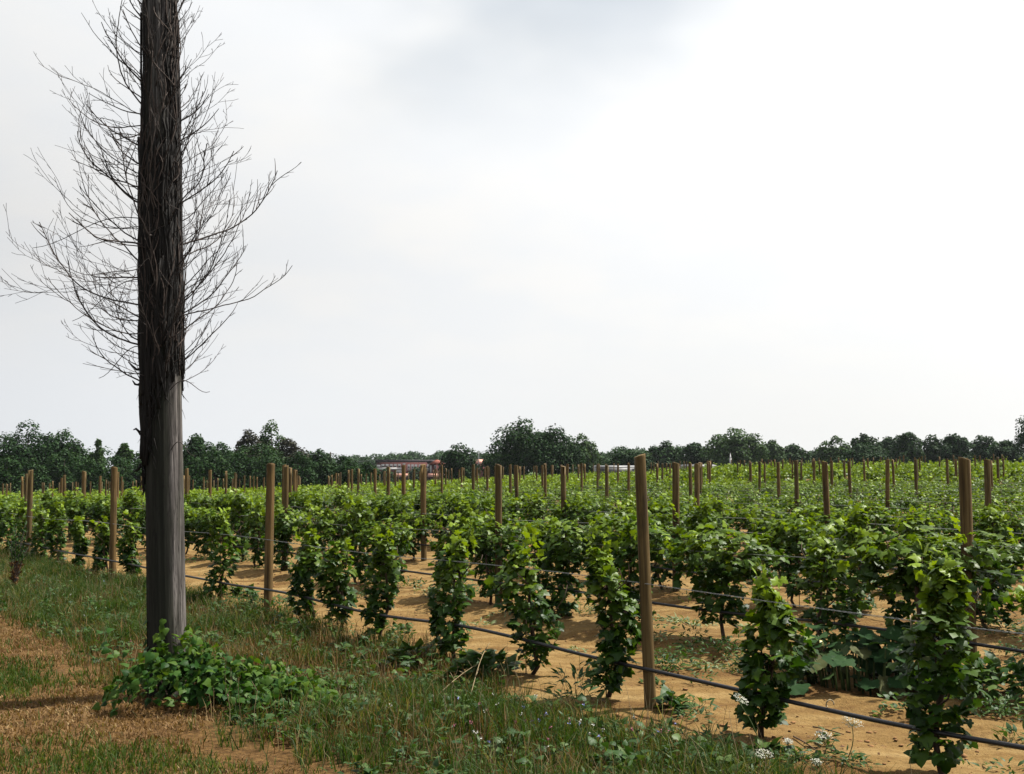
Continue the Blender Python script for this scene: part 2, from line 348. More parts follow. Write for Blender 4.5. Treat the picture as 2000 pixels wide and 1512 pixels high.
def ground_mat():
    m, t, out = new_mat('soil_and_turf')
    tx = N(t, 'ShaderNodeTexCoord'); P = tx.outputs['Object']
    def nz(sc, d=5.0, r=.55, vec=P): return N(t, 'ShaderNodeTexNoise', {'Vector': vec, 'Scale': sc, 'Detail': d, 'Roughness': r}).outputs[0]
    rot = N(t, 'ShaderNodeMapping', {'Vector': P, 'Rotation': (0, 0, -math.atan2(DY, DX)), 'Scale': (.22, 1.0, 1.0)})
    st = nz(3.2, 6, .6, rot.outputs[0])
    soil = ramp(t, st, [(.36, (.105, .056, .018)), (.5, (.178, .110, .038)), (.66, (.25, .170, .070))])
    soil = mixc(t, N(t, 'ShaderNodeMapRange', {0: nz(14, 6, .7), 1: .45, 2: .8, 3: 0., 4: .65}).outputs[0], soil, (.070, .032, .011))
    soil = mixc(t, N(t, 'ShaderNodeMapRange', {0: nz(1.3), 1: .5, 2: .75, 3: 0., 4: .45}).outputs[0], soil, (.20, .128, .05))
    turf = ramp(t, nz(9, 6, .7), [(.3, (.020, .019, .006)), (.5, (.045, .032, .011)), (.75, (.095, .055, .019))])
    track = ramp(t, nz(16, 7, .72), [(.34, (.034, .019, .006)), (.5, (.090, .049, .017)), (.68, (.165, .096, .034))])
    far = ramp(t, nz(.4, 5), [(.3, (.03, .065, .015)), (.7, (.07, .10, .03))])
    a_s = N(t, 'ShaderNodeAttribute', attribute_name='soil').outputs['Fac']; a_t = N(t, 'ShaderNodeAttribute', attribute_name='track').outputs['Fac']
    a_f = N(t, 'ShaderNodeAttribute', attribute_name='far').outputs['Fac']
    c = mixc(t, a_t, turf, track); c = mixc(t, a_s, c, soil); c = mixc(t, a_f, c, far)
    h = N(t, 'ShaderNodeMath', {0: nz(26, 6, .65), 1: nz(7, 4)}, operation='ADD')
    bp = N(t, 'ShaderNodeBump', {'Height': h.outputs[0], 'Strength': .8, 'Distance': .04})
    p = N(t, 'ShaderNodeBsdfPrincipled', {'Base Color': c, 'Roughness': .95, 'Specular IOR Level': .1, 'Normal': bp.outputs[0]})
    t.links.new(p.outputs[0], out.inputs[0]); return m
M['ground'] = ground_mat()

# ------------------------------------------------------------------ ground: one sheet to the horizon
VFAR = 104.0
def graded(a0, a1, step, lo, hi, g=1.13):
    core = list(np.arange(a0, a1, step)); q = step; v = a1
    up = []
    while v < hi: up.append(v); q *= g; v += q
    up.append(hi); q = step; v = a0; dn = []
    while v > lo: q *= g; v -= q; dn.append(max(v, lo))
    return np.array(sorted(set(dn + core + up)))
gx = graded(-9, 8, .09, -880, 880); gy = graded(4.2, 17, .09, -60, 900)
GX, GY = np.meshgrid(gx, gy); X = GX.ravel(); Y = GY.ravel()
V = np.stack([X, Y, gz(X, Y)], 1); nx, ny = len(gx), len(gy)
i = (np.arange(ny - 1)[:, None] * nx + np.arange(nx - 1)[None]).ravel()
Q = np.stack([i, i + 1, i + nx + 1, i + nx], 1)
c_, s_ = tocs(X, Y)
edge = C1 - .55 + .55 * sstep(6.3, 9, s_) + .5 * (fbm(X * 1.1, Y * 1.1, 31) - .5)
soil = sstep(-.14, .14, c_ - edge)
tr_edge = 3.1 + .9 * (fbm(X * .9, Y * .9, 37) - .5)
track = 1 - sstep(-.2, .2, c_ - tr_edge)
far = np.maximum(sstep(VFAR - 2, VFAR + 3, Y), 1 - sstep(-8, -3, Y))
ground = link('ground', mk_mesh('ground', V, Q, [M['ground']], {'soil': soil, 'track': track, 'far': far}, True)); tag(ground, kind='structure')

# ------------------------------------------------------------------ trellis posts
def post_mesh(name, r, h, seed):
    n, k = 13, 14; z = np.concatenate([[-.25], np.linspace(0, h - .012, n - 3), [h - .003, h]]); rr = np.full(n, r)
    rr[-1] = r * .93
    a = np.arange(k) * 2 * np.pi / k; A, Z = np.meshgrid(a, z)
    R = rr[:, None] * (1 + .05 * (vnoise(np.cos(A) * 1.3 + 5, np.sin(A) * 1.3 + Z * .8, seed) - .5) + .03 * (vnoise(A * 3, Z * 3, seed + 3) - .5)) * (1.03 - .05 * Z / h)
    V = np.stack([R * np.cos(A), R * np.sin(A), Z + (Z > h - .01) * .012 * np.cos(A + seed)], 2).reshape(-1, 3)
    i = np.arange(n - 1)[:, None] * k; j = np.arange(k)[None]; j2 = (j + 1) % k
    F = np.stack([(i + j).ravel(), (i + j2).ravel(), (i + k + j2).ravel(), (i + k + j).ravel()], 1)
    T = np.concatenate([F[:, [0, 1, 2]], F[:, [0, 2, 3]]])
    V = np.concatenate([V, [(0, 0, h + .004)]]); b = len(V) - 1; j = np.arange(k)
    T = np.concatenate([T, np.stack([(n - 1) * k + j, (n - 1) * k + (j + 1) % k, j * 0 + b], 1)])
    me = mk_mesh(name, V, T, [M['post']]); sm = np.ones(len(T), bool); sm[-k:] = False
    me.polygons.foreach_set('use_smooth', sm); return me
POSTS = [post_mesh('trellis_post', .046 + .003 * (q % 3), 1.73, q) for q in range(5)]
ORD = ['', 'first', 'second', 'third', 'fourth', 'fifth', 'sixth', 'seventh', 'eighth', 'ninth', 'tenth', 'eleventh', 'twelfth', 'thirteenth', 'fourteenth',
       'fifteenth', 'sixteenth', 'seventeenth', 'eighteenth', 'nineteenth', 'twentieth']
def on_row(px, row):
    """s coordinate at which row `row` crosses the vertical through pixel column px"""
    u = (px - 1000) / FPX / 1.003; c = C1 + PITCH_ROW * (row - 1)
    d = c / (u * NX + NY); return u * d * DX + d * DY
NEAR_POSTS = {1: [1266, 528, 225, 62], 2: [1885, 974, 560], 3: [1318, 829], 4: [1617]}
SPACING = 5.85
posts = []          # row, x, y, px, depth
NROW = 30
for r in range(1, NROW + 1):
    c = C1 + PITCH_ROW * (r - 1)
    ss = [on_row(p, r) for p in NEAR_POSTS.get(r, [])]
    if not ss: ss = [S1 - .6 * (r - 1) + rng.normal(0, .15) + SPACING * math.ceil((r * .6) / SPACING)]
    ss = sorted(ss); q = ss[-1]
    while q < 130: q += SPACING + rng.normal(0, .12); ss.append(q)
    q = ss[0]
    while q > -60: q -= SPACING + rng.normal(0, .12); ss.append(q)
    for s in ss:
        x, y = cs(c, s); px, py, dep = proj(x, y, gz(x, y) + 1.7)
        lim = VFAR - max(0, (px - 1100)) * .024
        if y > 2 and dep < lim and -60 < px < 2060: posts.append((r, x, y, float(px), float(dep)))
posts.sort(key=lambda p: p[4])
rest = MB(); seen = {}
for r in range(1, NROW + 1):
    ps = sorted([p for p in posts if p[0] == r and 0 <= p[3] <= 2000], key=lambda p: -p[3])
    for k, p in enumerate(ps): seen[p[:3]] = (k, len(ps))
SPECIAL = {(1, 0): 'round wooden trellis post standing nearest the camera in the front vine row, leaning slightly left',
           (1, 1): 'wooden trellis post between the utility pole and the three narrow vines of the front row',
           (1, 2): 'slim wooden trellis post just left of the utility pole in the front vine row',
           (1, 3): 'wooden trellis post at far left of the front vine row behind the thin sapling',
           (2, 0): 'thick wooden trellis post at the right edge of the picture beside the squash plant',
           (2, 1): 'wooden trellis post near the middle of the picture in the second vine row'}
for k, (r, x, y, px, dep) in enumerate(posts):
    me = POSTS[k % 5]; z = float(gz(x, y))
    if k < 300:
        o = link('trellis_post', me, loc=(x, y, z), rot=(rng.normal(0, .011), rng.normal(0, .011), rng.uniform(0, 6.28)))
        sc_ = 1 + rng.normal(0, .05); o.scale = (sc_, sc_, 1 + rng.normal(0, .012))
        if r == 1 and abs(px - 1250) < 40:
            o.rotation_euler = Euler((0, -math.radians(1.9), 0)); o.scale = (.86, .86, 1.0)
        elif r <= 2 and dep < 19: o.scale = (.93, .93, .99)
        kk = seen.get((r, x, y))
        if kk is None: lab = f'wooden trellis post at the picture edge in vine row {ORD[r] if r <= 20 else "far back"}'
        elif (r, kk[0]) in SPECIAL: lab = SPECIAL[(r, kk[0])]
        elif r <= 14: lab = f'wooden trellis post, {ORD[kk[0] + 1]} from the right in the {ORD[r]} vine row'
        else: lab = 'thin far wooden trellis post among the crowded back vine rows'
        tag(o, lab, 'post', 'wooden trellis posts')
    else:
        Vp, Tp = tube(np.array([(x, y, z - .2), (x, y, z + 1.72)]), .047, 6); rest.add(Vp, Tp)
if rest.n: tag(link('far_posts', rest.mesh('far_posts', [M['post']])), 'mass of tiny trellis posts at the far end of the rows', 'posts', kind='stuff')

# ------------------------------------------------------------------ drip hoses and wires
def row_span(r):
    c = C1 + PITCH_ROW * (r - 1); s = np.arange(-70, 130, .25); x, y = cs(c, s); px, py, dep = proj(x, y, gz(x, y) + .5)
    ok = (y > 1.2) & (px > -500) & (px < 2500) & (dep < min(VFAR - 2, 75)); return (s[ok].min(), s[ok].max()) if ok.any() else None
for r in range(1, 15):
    sp = row_span(r)
    if not sp: continue
    c = C1 + PITCH_ROW * (r - 1)
    n = int((sp[1] - sp[0]) / (.3 if r < 4 else .8)); s = np.linspace(sp[0], sp[1], n)
    x, y = cs(c - .062, s); zg = gz(x, y); k = 21 if r < 4 else 9
    zg = np.convolve(np.pad(zg, k // 2, mode='edge'), np.ones(k) / k, 'valid')
    sag = .035 * (vnoise(s * .55, s * 0 + r, 77) - .5) * 2
    Vh, Th = tube(np.stack([x, y, zg + .29 + sag], 1), .0135 if r < 3 else .012, 8 if r < 4 else 5)
    tag(link('drip_hose', mk_mesh('drip_hose', Vh, Th, [M['hose']], smooth=True)), f'black plastic drip irrigation hose strung along the {ORD[r]} vine row', 'hose', 'drip hoses along the vine rows')
    xw, yw = cs(c + (-.05), s); zw = zg + .84 + .015 * np.sin(s * 1.07 + r)
    mb = MB()
    if r <= 2:           # two twisted strands
        sf = np.arange(max(sp[0], -4), min(sp[1], 17), .011); zf = np.interp(sf, s, zw); xf, yf = cs(c - .05, sf)
        for ph in (0, math.pi):
            a = sf * 2 * math.pi / .075 + ph; q = .0032
            Vw, Tw = tube(np.stack([xf + NX * q * np.cos(a), yf + NY * q * np.cos(a), zf + q * np.sin(a)], 1), .0017, 3, False); mb.add(Vw, Tw)
        keep = s > sf[-1]
        if keep.sum() > 2: Vw, Tw = tube(np.stack([xw, yw, zw], 1)[keep], .0035, 4); mb.add(Vw, Tw)
    else:
        Vw, Tw = tube(np.stack([xw, yw, zw], 1), .0027, 4); mb.add(Vw, Tw)
    tag(link('trellis_wire', mb.mesh('trellis_wire', [M['wire']])), f'galvanised trellis wire strung above the hose along the {ORD[r]} vine row', 'wire', 'trellis wires along the vine rows')

# ------------------------------------------------------------------ grape vines
def vine_column(h, w, n, seed, zmin=.1):
    """leaf placement of a young vine grown up as a column (row along local x)"""
    g = np.random.default_rng(seed)
    t = g.beta(1.15, 1.0, n); ph = g.uniform(0, 2 * np.pi, n)
    prof = .55 + .6 * np.sin(np.pi * np.clip(t * .95 + .05, 0, 1)) ** .8 - .35 * t ** 4
    lump = .5 + .95 * vnoise(ph * 1.2 + seed, t * 6 + seed, seed)
    R = w * prof * lump * (.3 + .7 * np.sqrt(g.uniform(0, 1, n)))
    o = np.stack([np.cos(ph), np.sin(ph), ph * 0], 1)
    cx = .07 * np.sin(t * 4 + seed); cyy = .05 * np.cos(t * 5 + seed * 2)
    pos = o * R[:, None] * np.array((1.1, .9, 1)); pos[:, 0] += cx; pos[:, 1] += cyy; pos[:, 2] = zmin + t * (h - zmin)
    yd = o * .8 + np.array((0, 0, -.4)) + g.normal(0, .5, (n, 3)); nm = o * .42 + np.array((0, 0, .9)) + g.normal(0, .5, (n, 3))
    size = .046 + .042 * g.uniform(0, 1, n) ** 1.3 - .012 * (t > .85); young = np.clip((t - .45) * 1.6, 0, 1) * g.uniform(.1, 1, n) * .85  # paler young leaves; pale top over dark base also paints in sunlight
    m = 3; sh = []                  # loose young shoots at the top
    for q in range(m):
        b = np.array((g.normal(0, w * .5), g.normal(0, w * .4), h * g.uniform(.8, .95))); d = np.array((g.normal(0, .5), g.normal(0, .35), 1.)); L = g.uniform(.1, .26)
        for u in np.linspace(0, 1, 7): sh.append(b + d * L * u + g.normal(0, .02, 3))
    sh = np.array(sh); m = len(sh)
    return (np.concatenate([pos, sh]), np.concatenate([yd, g.normal(0, .6, (m, 3)) + (0, 0, -.2)]), np.concatenate([nm, g.normal(0, .6, (m, 3)) + (0, 0, .4)]),
            np.concatenate([size, .04 + .035 * g.uniform(0, 1, m)]), np.concatenate([young, g.uniform(.45, 1, m)]))
def vine_bush(h, n, seed, across=.29, along=.57):
    g = np.random.default_rng(seed); n1 = int(n * .55); n2 = n - n1
    # leafy head lying over the wire
    ph = g.uniform(0, 2 * np.pi, n1); ct = g.uniform(-.75, 1, n1); st = np.sqrt(1 - ct ** 2); rad = (.45 + .55 * g.uniform(0, 1, n1) ** .5)
    lump = .55 + .85 * vnoise(ph * 1.6 + seed * 3.1, ct * 3.0 + 7, seed)
    o = np.stack([np.cos(ph) * st, np.sin(ph) * st, ct], 1)
    pos = o * (rad * lump)[:, None] * np.array((along, across, h * .27)); pos[:, 2] += h * .72
    yd = o * np.array((.8, .8, .1)) + np.array((0, 0, -.4)) + g.normal(0, .5, (n1, 3)); nm = o * .4 + np.array((0, 0, .9)) + g.normal(0, .5, (n1, 3))
    young = np.clip((pos[:, 2] / h - .62) * 2.2, 0, 1) * g.uniform(.05, 1, n1) * .85  # young leaf tone by height, also colouring the head's top as sunlit
    size = .046 + .042 * g.uniform(0, 1, n1) ** 1.3
    a = vine_column(h * .75, .19, n2, seed + 50, .06 + .14 * g.uniform())
    # shoots that stick up
    sh = []
    for q in range(10):
        b = np.array((g.uniform(-along, along), g.uniform(-.15, .15), h * g.uniform(.6, .9))); d = np.array((g.normal(0, .6), g.normal(0, .5), g.uniform(-.5, 1.1))); L = g.uniform(.1, .34)
        for u in np.linspace(0, 1, 6): sh.append(b + d * L * u + g.normal(0, .025, 3))
    sh = np.array(sh); m = len(sh)
    return (np.concatenate([pos, a[0], sh]), np.concatenate([yd, a[1], g.normal(0, .6, (m, 3)) + (0, 0, -.3)]), np.concatenate([nm, a[2], g.normal(0, .6, (m, 3)) + (0, 0, .5)]),
            np.concatenate([size, a[3], .045 + .03 * g.uniform(0, 1, m)]), np.concatenate([young, a[4] * .4, g.uniform(.5, 1, m)]))
def foliage(tpl, pl, name, mat, extra=None):
    pos, yd, nm, size, young = pl; Vf, Tf = scatter(tpl, pos, yd, nm, size); k = len(tpl[0])
    mb = MB().add(Vf, Tf, 0, tint=np.repeat(rng.uniform(0, 1, len(pos)), k), young=np.repeat(young, k))
    return mb.mesh(name, [mat])
def trunk_mesh(h, seed, canes=3):
    g = np.random.default_rng(seed); mb = MB(); z = np.linspace(-.05, h * .82, 9)
    P = np.stack([.05 * np.sin(z * 5 + seed) + .015 * g.normal(0, 1, 9), .04 * np.cos(z * 6 + seed) - .04, z], 1)
    Vt, Tt = tube(P, np.linspace(.019, .009, 9), 7); mb.add(Vt, Tt)
    for q in range(canes):
        b = P[g.integers(3, 8)]; u = np.linspace(0, 1, 6)[:, None]; d = np.array((g.normal(0, .3), g.normal(0, .15), g.uniform(.1, .5)))
        Vt, Tt = tube(b + u * d + .04 * np.sin(u * 5 + q) * np.array((1, .5, .3)), np.linspace(.007, .003, 6), 5); mb.add(Vt, Tt)
    # dead-straight tying cane beside the stem
    Vt, Tt = tube(np.array([(.03, -.02, -.1), (.035, -.02, h * .8)]), .005, 5); mb.add(Vt, Tt)
    return mb.mesh('trunk', [M['stem']], True)
TRUNKS = [trunk_mesh(1.1, q) for q in range(4)]
ROT = math.atan2(DY, DX)
HI = [foliage(VINE_LEAF, vine_bush(.98 + .035 * q, 950, 300 + q), 'foliage', M['vine']) for q in range(6)]
HIC = [foliage(VINE_LEAF, vine_column(.98 + .05 * q, .20, 560, 500 + q, .06), 'foliage', M['vine']) for q in range(4)]
MID = [foliage(VINE_MID, vine_bush(.88 + .03 * q, 460, 400 + q, .33, .60), 'foliage', M['vine_far']) for q in range(6)]
LEAF_ME = []
for q in range(3):
    tp = VINE_LEAF[0].copy(); tp[:, 2] += .05 * np.sin(tp[:, 0] * (5 + q) + q) + .06 * (q - 1) * tp[:, 1] ** 2
    for yo in (0, .35, .8):
        LEAF_ME.append(mk_mesh('leaf', tp, VINE_LEAF[1], [M['vine']], {'tint': np.zeros(len(tp)), 'young': np.full(len(tp), yo)}))
LEAF_ME = [LEAF_ME[q * 3:(q + 1) * 3] for q in range(3)]
def mat_from(pos, yd, nm, size):
    nm = nm / np.linalg.norm(nm); yd = yd - yd.dot(nm) * nm; yd = yd / np.linalg.norm(yd); xd = np.cross(yd, nm)
    return Matrix(((xd[0] * size, yd[0] * size, nm[0] * size, pos[0]), (xd[1] * size, yd[1] * size, nm[1] * size, pos[1]), (xd[2] * size, yd[2] * size, nm[2] * size, pos[2]), (0, 0, 0, 1)))
vines = []
ROW1_PX = [1820, 1485, 1192, 1022, 886, 750, 664, 598, 432, 330, 258, 200, 160, 115, 88, 55, 25]
for r in range(1, NROW + 1):
    c = C1 + PITCH_ROW * (r - 1)
    if r == 1:
        ss = [on_row(p, 1) for p in ROW1_PX]; q = ss[0]
        for k in range(3): q -= 1.15; ss.append(q)
        q = max(ss)
        while q < 120: q += 1.15 * rng.uniform(.85, 1.15); ss.append(q)
    else: ss = list(np.arange(-70, 130, 1.15) + rng.normal(0, .12, len(np.arange(-70, 130, 1.15))))
    for s in ss:
        x, y = cs(c + rng.normal(0, .04), s); zz = float(gz(x, y)); px, py, dep = proj(x, y, zz + .6)
        lim = VFAR - max(0, (px - 1100)) * .024
        if y < 2.5 or dep > lim or not -420 < px < 2420: continue
        if r > 1 and rng.uniform() < .02: continue
        vines.append([r, x, y, zz, float(px), float(dep)])
vines.sort(key=lambda v: v[5])
infr = [v for v in vines if -25 < v[4] < 2040]; outfr = [v for v in vines if not -25 < v[4] < 2040]
single = infr[:300]; mass = infr[300:] + outfr
order = {}
for r in range(1, NROW + 1):
    for k, v in enumerate(sorted([v for v in single if v[0] == r], key=lambda v: -v[4])): order[id(v)] = k
R1H = [1.17, .92, 1.06, 1.0, 1.02, .98, .92, .95, 1.1, .8, .85, .8, .85, 1.05, 1.0, 1.0, 1.0]
R1W = [.165, .16, .14, .175, .155, .135, .15, .13, .18, .13, .12, .1, .1, .16, .16, .18, .18]
R1L = ['tall dark grape vine column at the bottom right corner in front of the squash plant', 'short bushy grape vine between the nearest post and the corner vine',
       'slender grape vine column standing just left of the nearest trellis post', 'grape vine second left of the nearest post in the front row',
       'front row grape vine with ragged grassy foot, third left of the nearest post', 'narrow upright grape vine, rightmost of the three close columns in the front row',
       'narrow grape vine, middle of the three close columns in the front row', 'narrow grape vine, leftmost of the three close columns in the front row',
       'broad dark grape vine standing alone right of the utility pole']
def taller(c, px): return 1 + .45 * float(sstep(42, 50, c)) * float(sstep(1180, 1420, px))
for k, v in enumerate(single):
    r, x, y, z, px, dep = v; kk = order[id(v)]
    root = empty('grape_vine', (x, y, z), ROT + (math.pi if rng.uniform() < .5 else 0) + rng.normal(0, .12))
    if r == 1 and kk < len(R1H):
        h, w = R1H[kk], R1W[kk]
        root.rotation_euler = (0, 0, ROT)
        tk = link('trunk', TRUNKS[kk % 4], root); tk.scale = (1, 1, h / 1.1)
        pl = vine_column(h, w, int(560 if kk < 3 else 440), 900 + kk)
        if kk < 8:
            oi_ = np.argsort(-(np.hypot(pl[0][:, 0], pl[0][:, 1]) + .25 * pl[0][:, 2] * (pl[0][:, 2] > .8 * h))); keep = oi_[:170]; rest_ = oi_[170:]
            tag(link('inner_foliage', foliage(VINE_LEAF, tuple(q[rest_] for q in pl), 'inner_foliage', M['vine']), root), kind='stuff')
            for q in keep:
                yo = pl[4][q]; me = LEAF_ME[q % 3][0 if yo < .18 else 1 if yo < .5 else 2]
                lf = bpy.data.objects.new('leaf', me); col.objects.link(lf); lf.parent = root
                lf.matrix_basis = mat_from(pl[0][q], pl[1][q], pl[2][q], pl[3][q])
        else: link('foliage', foliage(VINE_LEAF, pl, 'foliage', M['vine']), root)
    else:
        tk = link('trunk', TRUNKS[k % 4], root)
        if r <= 5 and dep < 30: me = HIC[k % 4] if (rng.uniform() < (.55 if r == 2 else .4 if r == 3 else .25)) else HI[k % 6]
        else: me = MID[k % 6]
        link('foliage', me, root)
        q = rng.uniform(.90, 1.14) if r == 2 else rng.uniform(.84, 1.06); root.scale = (rng.uniform(.9, 1.2), q, q * taller(C1 + PITCH_ROW * (r - 1), px))
    if r == 1 and kk < len(R1L): lab = R1L[kk]
    elif kk < 20 and r <= 12: lab = f'leafy grape vine, {ORD[kk + 1]} from the right in the {ORD[r]} vine row'
    elif r <= 20: lab = f'small distant leafy grape vine towards the far left end of the {ORD[r]} vine row'
    else: lab = 'distant tall leafy grape vine in the rows at the back right'
    tag(root, lab, 'grape vine', 'grape vines on the trellis rows')
mb = MB()
for v in mass:
    r, x, y, z, px, dep = v; near = dep < 40; n = 420 if dep < 16 else 120 if near else (75 if dep < 70 else 60); tall = taller(C1 + PITCH_ROW * (r - 1), px)
    pos, yd, nm, size, young = vine_bush(.88 * rng.uniform(.88, 1.1), n, int(rng.integers(1, 9999)), .36, .56)
    pos[:, 2] *= tall; cr, sr = math.cos(ROT), math.sin(ROT)
    pos = np.stack([x + pos[:, 0] * cr - pos[:, 1] * sr, y + pos[:, 0] * sr + pos[:, 1] * cr, z + pos[:, 2]], 1)
    tp = VINE_LEAF if dep < 16 else LOW; k4 = len(tp[0])
    Vf, Tf = scatter(tp, pos, yd, nm, size * (1.0 if dep < 16 else 1.9 if near else 2.3)); mb.add(Vf, Tf, 0, tint=np.repeat(rng.uniform(0, 1, len(pos)), k4), young=np.repeat(young, k4))
tag(link('distant_vines', mb.mesh('distant_vines', [M['vine_far']])), 'mass of distant green vine rows in front of the trees', 'vines', kind='stuff')

# ------------------------------------------------------------------ utility pole
PB = pix(327, 1352); PB[2] = float(gz(PB[0], PB[1]))
POLE_H = 8.6; LEAN = -math.radians(2.15)
def pole_r(z): return .144 - .0042 * z
def pole_mesh():
    k, n = 72, 190; z = np.linspace(-.4, POLE_H, n); a = np.arange(k) * 2 * np.pi / k; A, Z = np.meshgrid(a, z)
    cr = np.zeros_like(A); g = np.random.default_rng(3)
    for q in range(46):             # long drying cracks
        a0 = g.uniform(0, 2 * np.pi); z0 = g.uniform(-.2, POLE_H); L = g.uniform(.3, 1.6); w = g.uniform(.05, .11); tw = g.normal(0, .05)
        da = np.abs((A - a0 - tw * (Z - z0) + .05 * np.sin(Z * 5 + q) + np.pi) % (2 * np.pi) - np.pi)
        cr = np.maximum(cr, np.clip(1 - da / w, 0, 1) * np.clip(1.4 - 1.4 * np.abs(Z - z0) / L, 0, 1))
    ridge = vnoise(A * 11, Z * 1.1, 41) - .5
    R = pole_r(Z) * (1 + .02 * (vnoise(np.cos(A) * 2 + 9, np.sin(A) * 2 + Z * .5, 5) - .5)) + .006 * ridge - .014 * cr
    R = R * np.where(Z < .25, 1 + .06 * (.25 - np.clip(Z, 0, .25)) / .25, 1)
    V = np.stack([R * np.cos(A), R * np.sin(A), Z], 2).reshape(-1, 3)
    i = np.arange(n - 1)[:, None] * k; j = np.arange(k)[None]; j2 = (j + 1) % k
    F = np.stack([(i + j).ravel(), (i + j2).ravel(), (i + k + j2).ravel(), (i + k + j).ravel()], 1)
    T = np.concatenate([F[:, [0, 1, 2]], F[:, [0, 2, 3]]]); V = np.concatenate([V, [(0, 0, POLE_H + .03)]]); b = len(V) - 1; j = np.arange(k)
    T = np.concatenate([T, np.stack([(n - 1) * k + j, (n - 1) * k + (j + 1) % k, j * 0 + b], 1)])
    return mk_mesh('utility_pole', V, T, [M['pole']], {'crack': np.concatenate([cr.ravel(), [0]]), 'algae_shade': np.concatenate([(sstep(-.12, .38, np.cos(A - math.pi - .75) + .8 * (fbm(A * 2.4, Z * 1.1, 47) - .5)) * .93 * (1 - .75 * sstep(3.7, 4.7, Z))).ravel(), [0]])}, True)  # algae mask over left and front, widened as painted-in shade
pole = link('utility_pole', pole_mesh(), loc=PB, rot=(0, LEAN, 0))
tag(pole, 'tall weathered grey wooden utility pole wrapped in a dead climbing vine', 'utility pole')

# dead climbing vine: root empty shares the pole's lean; z below is height up the pole
dv = empty('dead_climbing_vine', PB); dv.rotation_euler = (0, LEAN, 0)
tag(dv, 'leafless dead vine with bare radiating twigs clinging to the utility pole', 'dead vine')
g = np.random.default_rng(21)
def lowz(a):                       # how far down the mat reaches: lowest on the left of the pole
    return 2.12 + .40 * np.cos(a) + .30 * (vnoise(a * 2.5, a * 0, 9) - .5)
mb = MB()
for q in range(300):               # clinging stems; angle -pi/2 faces the camera
    a0 = g.uniform(0, 2 * np.pi)
    z0 = lowz(a0) + g.gamma(1.2, .28) - .12 if q % 3 else g.uniform(2.4, 4.6); L = g.uniform(.7, 2.4); z1 = min(z0 + L, 6.2)
    fr = math.cos(a0 + math.pi / 2 + .45)
    if z1 > 4.2 and fr > .15 and g.uniform() < .93: z1 = 4.2 + g.normal(0, .16)
    if z1 - z0 < .25: continue
    n = max(6, int((z1 - z0) / .09)); z = np.linspace(z0, z1, n)
    a = a0 + np.cumsum(g.normal(0, .06, n)) + .12 * np.sin(z * g.uniform(2, 5) + q) + g.normal(0, .05) * (z - z0) * 4
    r0 = g.uniform(.005, .013); out = r0 * .6 + np.abs(np.cumsum(g.normal(0, .0022, n))) + g.uniform(0, .010)
    R = pole_r(z) + out
    Vt, Tt = tube(np.stack([R * np.cos(a), R * np.sin(a), z], 1), r0 * np.linspace(1.15, .7, n), 5); mb.add(Vt, Tt)
for q in range(16):                # thick hairy main stems on the left
    a0 = math.pi + g.normal(.25, .45); z0 = 1.72 + g.gamma(1.3, .22); z1 = g.uniform(3.4, 4.4); n = 40; z = np.linspace(z0, z1, n)
    a = a0 + .16 * np.sin(z * 2.2 + q) + np.cumsum(g.normal(0, .03, n)); r0 = g.uniform(.012, .026)
    R = pole_r(z) + r0 * .7 + .012 * np.sin(z * 6 + q) ** 2
    Vt, Tt = tube(np.stack([R * np.cos(a), R * np.sin(a), z], 1), r0 * (1 + .25 * (vnoise(z * 9, z * 0, q) - .5)) * np.linspace(1, .6, n), 8); mb.add(Vt, Tt)
for q in range(900):               # shaggy bark fibres
    a0 = g.uniform(0, 2 * np.pi); z0 = lowz(a0) - .1 + 3.2 * g.uniform() ** 1.3; L = g.uniform(.05, .16); u = np.linspace(0, 1, 4); up = g.choice((-1, 1))
    if z0 > 4.1 and math.cos(a0 + math.pi / 2 + .45) > .1: continue
    a = a0 + g.normal(0, .25) * u; z = z0 + up * L * u; R = pole_r(z) + g.uniform(.005, .03) + g.gamma(1.2, .012) * u ** 2
    Vt, Tt = tube(np.stack([R * np.cos(a), R * np.sin(a), z], 1), np.linspace(g.uniform(.003, .007), .001, 4), 3, False); mb.add(Vt, Tt)
for q in range(110):               # thin paler runners that cross the mat
    a0 = g.uniform(math.pi * .9, 2.1 * math.pi); z0 = g.uniform(2.4, 5.0); z0 = z0 if math.cos(a0) > .1 else min(z0, 2.4 + (z0 - 2.4) * .6); L = g.uniform(.2, .9); n = 9; u = np.linspace(0, 1, n)
    a = a0 + g.normal(0, 1.0) * u + .15 * np.sin(u * 7 + q); z = z0 + L * u; R = pole_r(z) + .014 + .022 * np.sin(u * 3.1) * g.uniform(.2, 1.4)
    Vt, Tt = tube(np.stack([R * np.cos(a), R * np.sin(a), z], 1), np.linspace(.0055, .003, n), 4); mb.add(Vt, Tt, 1)
tag(link('stem_mat', mb.mesh('stem_mat', [M['mat'], M['runner']], True), dv), kind='stuff')
